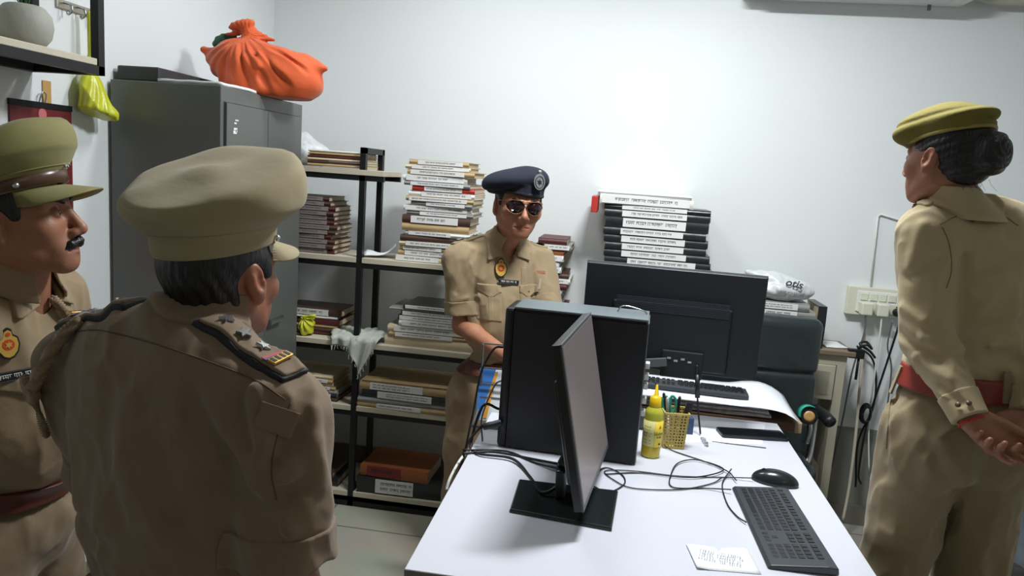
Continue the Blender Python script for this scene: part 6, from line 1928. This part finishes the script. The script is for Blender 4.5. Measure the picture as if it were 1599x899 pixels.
# hair and bun
def wh(p):
    q = mirx(p)
    d = ell(q, (0, -.018, .034), (.082, .101, .094))
    d = smin(d, ell(q, (0, -.055, -.020), (.062, .055, .052)), .03)
    d = smax(d, plane(p, (0, .052, .02), (0, 1, -.1)), .010)
    d = smax(d, -np.maximum(-(p[:, 1]+.010), p[:, 2]-.014), .012)
    d = smax(d, -sph(q, (.086, -.006, -.014), .030), .008)
    d = smax(d, -.068-p[:, 2], .01)
    b = ell(p, (0, -.118, .012), (.048, .042, .056)); 
    a_ = np.arctan2(p[:, 2]-.02, p[:, 0]); b = b-.0016*np.sin(a_*3+np.hypot(p[:, 0], p[:, 2]-.02)*420)
    d = d-.0010*np.sin(p[:, 2]*300+p[:, 1]*120+nz(p, 40)*2)
    d = smin(d, b, .016)
    return d
P2.hair(wh, (-.10, -.20, -.09), (.10, .09, .15), .0028)
def wisps():
    bm = bmesh.new(); rg = random.Random(8)
    for k in range(14):
        x = rg.uniform(-.04, .04); y = -.085+rg.uniform(-.02, .02); z = -.060
        tube(bm, [(x, y, z+.01), (x*1.1, y-.008, z-.006), (x*1.2+rg.uniform(-.006, .006), y-.012+rg.uniform(-.008, .006), z-.014-rg.uniform(0, .008))], .00032, 4, n=3)
    return bm
P2.headpart(obj('hair_wisps', wisps(), HAIRM, P2.root, True))
OLV = mat('beret_olive', (116, 106, 46), .9, bump=.25, bscale=90, var=.08)
def ber2(p):
    d = ell(p, (-.006, .020, .094), (.089, .094, .052), rotm(-10, -8, 0))
    d = smin(d, ell(p, (0, -.040, .098), (.080, .080, .025), rotm(-16, 0, 0)), .03)
    d = smin(d, ell(p, (-.03, .070, .076), (.070, .050, .034), rotm(-16, -10, 0)), .03)
    bnd = np.maximum(ell(p, (0, -.006, .04), (.086, .108, .30)), np.abs(p[:, 2]-.066+.20*p[:, 1])-.010)
    d = smin(d, bnd, .008)
    d = d-.003*nz(p, 26, 5)+.0050*np.exp(-((p[:, 2]-.105+.25*p[:, 1])/.007)**2)*np.clip(-p[:, 0]*14, 0, 1)
    return d
P2.headpart(mesh_sdf('beret', ber2, (-.13, -.14, .01), (.13, .16, .17), .003, OLV, P2.root))
def bb2(p): return np.maximum(ell(p, (0, -.006, .04), (.0872, .1092, .30)), np.abs(p[:, 2]-.057+.20*p[:, 1])-.0045)
P2.headpart(mesh_sdf('beret_band', bb2, (-.11, -.13, .0), (.11, .13, .10), .0026, mat('band_olive_light', (150, 134, 62), .6), P2.root))

# ================= officer in the foreground, seen from behind =================
K5 = cloth_mat('khaki_brown', (124, 104, 82), .05); K5C = cloth_mat('cap_khaki', (152, 138, 104), .03)
P3 = Person('officer in tan peaked cap seen from behind in the left foreground', (-.718, 1.14, 0), -17, .930, 1.35, 1.10, .035, .84,
            None, None, skin_mat('skin_front', (150, 98, 74)), drop=.035)
P3.set_head(ay(405, 438, 1.175)+Vector((-.0785, .015, 0)), -12, 0, -2, 1.02, 1.03)
hc_ = Vector([float(v) for v in P3.H['c']])
P3.neck = dict(lo=(0, -.012, 1.25), hi=tuple(hc_+Vector((0, -.014, -.04))), r=.063)
rs = (.238, -.012, 1.216); re_ = (.275, -.02, .945); rw = (.275, .03, .70)
ls = (-.238, -.012, 1.216); le = (-.245, .05, .95); lw = (-.235, .12, .72)
P3.arms = [arm(rs, re_, rw, 1.10, 1.05, .86, hand=hand_chains(rw, (-.2, 1, -.1), (-1, 0, 0), 1, (20, 25, 30, 35), 25)),
           arm(ls, le, lw, 1.10, 1.05, .86, hand=hand_chains(lw, (.5, 1, -.1), (1, 0, 0), -1, (20, 25, 30, 35), 25))]
for pts, wd_, hg in (([(300, 640), (420, 860)], .020, -.012), ([(330, 620), (450, 830)], .016, .008), ([(230, 640), (300, 880)], .024, -.009), ([(190, 700), (240, 890)], .02, .006),
                     ([(330, 760), (420, 800)], .020, -.014), ([(380, 590), (390, 700)], .016, -.008), ([(395, 610), (402, 720)], .012, .007), ([(350, 720), (250, 700)], .022, -.006),
                     ([(430, 720), (470, 640)], .014, -.010), ([(445, 745), (490, 690)], .014, .010), ([(420, 780), (470, 760)], .014, -.012), ([(410, 690), (440, 720)], .012, .007),
                     ([(90, 720), (160, 860)], .024, -.008), ([(240, 820), (330, 890)], .020, .008), ([(480, 620), (470, 720)], .014, -.006), ([(490, 640), (500, 760)], .014, .006),
                     ([(160, 640), (170, 780)], .022, -.004), ([(70, 620), (80, 720)], .02, -.004), ([(415, 800), (440, 850)], .012, -.010), ([(120, 560), (200, 610)], .03, .004)):
    P3.folds.append((P3.hit(*pts[0]), P3.hit(*pts[1]), wd_, hg))
P3.shirt(K5, .0038); P3.trousers(cloth_mat('khaki_brown_trousers', (120, 102, 80)), .007, .02); P3.belt(BELTD, .022); P3.shoes(.02)
P3.body(.0028)
P3.collar(K5)
P3.man_hair(-.052, .0055)
STR = mat('strap_brown', (84, 60, 48), .3)
peaked_cap(P3, K5C, K5C, 1.0, tiltx=4.5, strapm=None, rim=.985)
P3.brows(.9); P3.eyes()
SEAMD = mat('seam_brown', (92, 76, 58), .8)
seam(P3, [(118, 517), (160, 516), (240, 536), (330, 566), (400, 594), (445, 624)], SEAMD, .0014, name='yoke_seam')
seam(P3, [(455, 628), (440, 660), (428, 700), (424, 740), (432, 780)], SEAMD, .0013, name='armhole_seam')
# sleeve cuffs
for a in P3.arms:
    e = Vector(a['sh']).lerp(Vector(a['el']), a['cut']); d0 = (Vector(a['el'])-Vector(a['sh'])).normalized()
    P3.shell('sleeve_cuff', K5, lambda p: np.maximum(np.maximum(plane(p, tuple(e), tuple(d0))-.003, -plane(p, tuple(e-d0*.060), tuple(d0))), sph(p, tuple(e), .115)), .0045, .0035, tuple(e-Vector((.13, .13, .13))), tuple(e+Vector((.13, .13, .13))), under=.006)
# shoulder boards: black underlay, khaki strap, silver stars, red and blue ribbon
for sg in (1, -1):
    a = Vector((sg*.240, -.014, 1.25)); b2 = Vector((sg*.080, -.016, 1.345))
    x = (a-b2).normalized(); y = Vector((0, 1, 0)); z = x.cross(y).normalized(); y = z.cross(x)
    Rm = np.array(((x.x, y.x, z.x), (x.y, y.y, z.y), (x.z, y.z, z.z)), dtype=F32); c = (a+b2)/2; hl = (a-b2).length/2
    lo = tuple(c-Vector((.13, .07, .12))); hi = tuple(c+Vector((.13, .07, .12)))
    un = P3.shell('epaulette_underlay', mat('underlay_black', (24, 24, 30), .7), lambda p: rbox(p, tuple(c), (hl+.004, .030, .12), .004, Rm), .008, .003, lo, hi)
    ep = P3.shell('epaulette', K5, lambda p: rbox(p, tuple(c), (hl, .0245, .12), .006, Rm), .012, .003, lo, hi)
    for u, kd in ((.02, 'title'), (.12, 'ribbon'), (.30, 'star'), (.52, 'star'), (.74, 'star')):
        q = a.lerp(b2, u)+Vector((0, 0, .10)); Mx_ = P3.decal_at(q, (0, 0, -1), P3.shirt_f, up=(0, 1, 0), lift=.0125)
        if kd == 'star': o = obj('rank_star', star_bm(.013, .006), SILV, ep); o.matrix_local = Mx_
        elif kd == 'ribbon':
            o = obj('rank_ribbon', BX(-.005, .0, -.024, .024, 0, .0015), mat('ribbon_red', (170, 40, 44), .6), ep); o.matrix_local = Mx_
            o = obj('rank_ribbon', BX(0, .005, -.024, .024, 0, .0015), mat('ribbon_blue', (40, 50, 110), .6), ep); o.matrix_local = Mx_
        else:
            o = obj('shoulder_title', BX(-.010, .006, -.020, .020, 0, .005), GOLD, ep, bevel=.001); o.matrix_local = Mx_
            bm = bmesh.new()
            for k_ in range(4): bx(bm, -.008, .004, -.017+.0095*k_, -.012+.0095*k_, .005, .0056)
            obj('title_lettering', bm, PLB, ep).matrix_local = Mx_
# braided lanyard on his left shoulder
KL = cloth_mat('lanyard_khaki', (146, 124, 96))
pts = onpath(P3, [(128, 508), (104, 532), (84, 560), (66, 590), (58, 612)], .010)
rope(pts, .0068, 15, KL, 'shoulder_lanyard', P3.root, n=14)
pts = onpath(P3, [(60, 604), (52, 620), (48, 650), (50, 690)], .008)
rope(pts, .0045, 14, KL, 'lanyard_tail', P3.root, n=10)
pts = onpath(P3, [(44, 590), (56, 600), (64, 614), (54, 622), (44, 612)], .012)
rope(pts, .006, 10, KL, 'lanyard_knot', P3.root, n=10)
# patch label on the right of the back
o = obj('arm_patch', rough_sheet(10, 10, .058, .040, .0022, .0012, 5), K5, P3.root, True); o.matrix_local = P3.decal(432, 655, P3.shirt_f, lift=-.001) @ Matrix.Rotation(R(-18), 4, 'Z')

# ================= moustached officer at the left edge =================
K6 = cloth_mat('khaki_left', (142, 122, 94), .05); K6C = cloth_mat('cap_olive', (128, 122, 72), .04)
P4 = Person('moustached officer in olive peaked cap, in profile at the left edge', (-1.325, 1.445, 0), -84, .925, .97, 1.0, .035, .84,
            None, None, skin_mat('skin_left', (158, 108, 82)), drop=.02)
P4.set_head(ay(15, 347, 1.33)+Vector((-.045, .070, 0)), -71, 9, 0, 1.10)
hc_ = Vector([float(v) for v in P4.H['c']])
P4.neck = dict(lo=(0, .015, 1.26), hi=tuple(hc_+Vector((0, -.012, -.05))), r=.072, vneck=((0, .06, 1.31), (0, .125, 1.255)))
rs = (.180, -.012, 1.244); re_ = (.200, -.10, .96); rw = (.195, -.07, .72)
ls = (-.180, -.012, 1.244); le = (-.225, -.01, .98); lw = (-.24, .12, .79)
P4.arms = [arm(rs, re_, rw, 1.04, 1.0, .84, hand=hand_chains(rw, (0, .3, -1), (-1, 0, 0), 1, (20, 25, 30, 35), 25)),
           arm(ls, le, lw, 1.04, 1.0, .84, hand=hand_chains(lw, (0, .3, -1), (1, 0, 0), -1, (20, 25, 30, 35), 25))]
P4.folds = [((.05, .14, 1.22), (.10, .14, 1.05), .014, -.006), ((-.05, .15, 1.15), (-.10, .13, 1.0), .014, -.008), ((-.09, .14, 1.20), (-.12, .12, 1.05), .014, .006), ((-.03, .16, 1.12), (.04, .17, .98), .016, -.006)]
P4.shirt(K6, .0042); P4.trousers(cloth_mat('khaki_left_trousers', (126, 108, 84)), .008, .02); P4.belt(BELTD, .022); P4.shoes(.02)
P4.body(.0024, stub=.8)
P4.collar(K6)
P4.man_hair(-.055, .0055); P4.brows(1.15); P4.eyes()
def mou(p):
    d = None
    for sg in (-1, 1):
        v = rc(p, (sg*.003, .1005, -.0525), (sg*.020, .0925, -.0580), .0088, .0078); v = smin(v, rc(p, (sg*.020, .0925, -.0580), (sg*.034, .079, -.0680), .0072, .0030), .006)
        d = v if d is None else smin(d, v, .004)
    return d+.0006*nz(p, 700)
P4.headpart(mesh_sdf('moustache', mou, (-.045, .06, -.085), (.045, .115, -.035), .0013, HAIRM, P4.root))
peaked_cap(P4, K6C, K6C, 1.0, tiltx=7, strapm=STR, rim=.95, zoff=-.006, crown=dict(zl0=.080, zl1=.096, zm0=.104, zm1=.146, zt0=.106, zt1=.180))
emblem(P4, 12, 538, .048)
nameplate(P4, 22, 586, .095, .022, rot=4, seed=5)
for sg in (-1,):
    ep, a, b2 = P4.epaulette(sg, K6)
pts = onpath(P4, [(76, 468), (88, 480), (98, 494), (104, 512)], .010)
rope(pts, .006, 12, KL, 'shoulder_lanyard', P4.root, n=12)
pc = P4.hit(70, 560)
P4.shell('placket', K6, lambda p: np.maximum(np.abs(p[:, 0])-.015, np.maximum(p[:, 2]-1.20, .94-p[:, 2])), .0022, .003, (-.03, .02, .92), (.03, .26, 1.22))
for sg in (1, -1):
    cx_ = sg*.088
    P4.shell('pocket_flap', K6, lambda p: np.maximum(np.maximum(np.abs(p[:, 0]-cx_)-.047, p[:, 2]-1.128), (1.090-.010*np.cos(np.clip((p[:, 0]-cx_)/.047, -1, 1)*PI))-p[:, 2]), .0055, .0028, (cx_-.06, .02, 1.06), (cx_+.06, .24, 1.15))
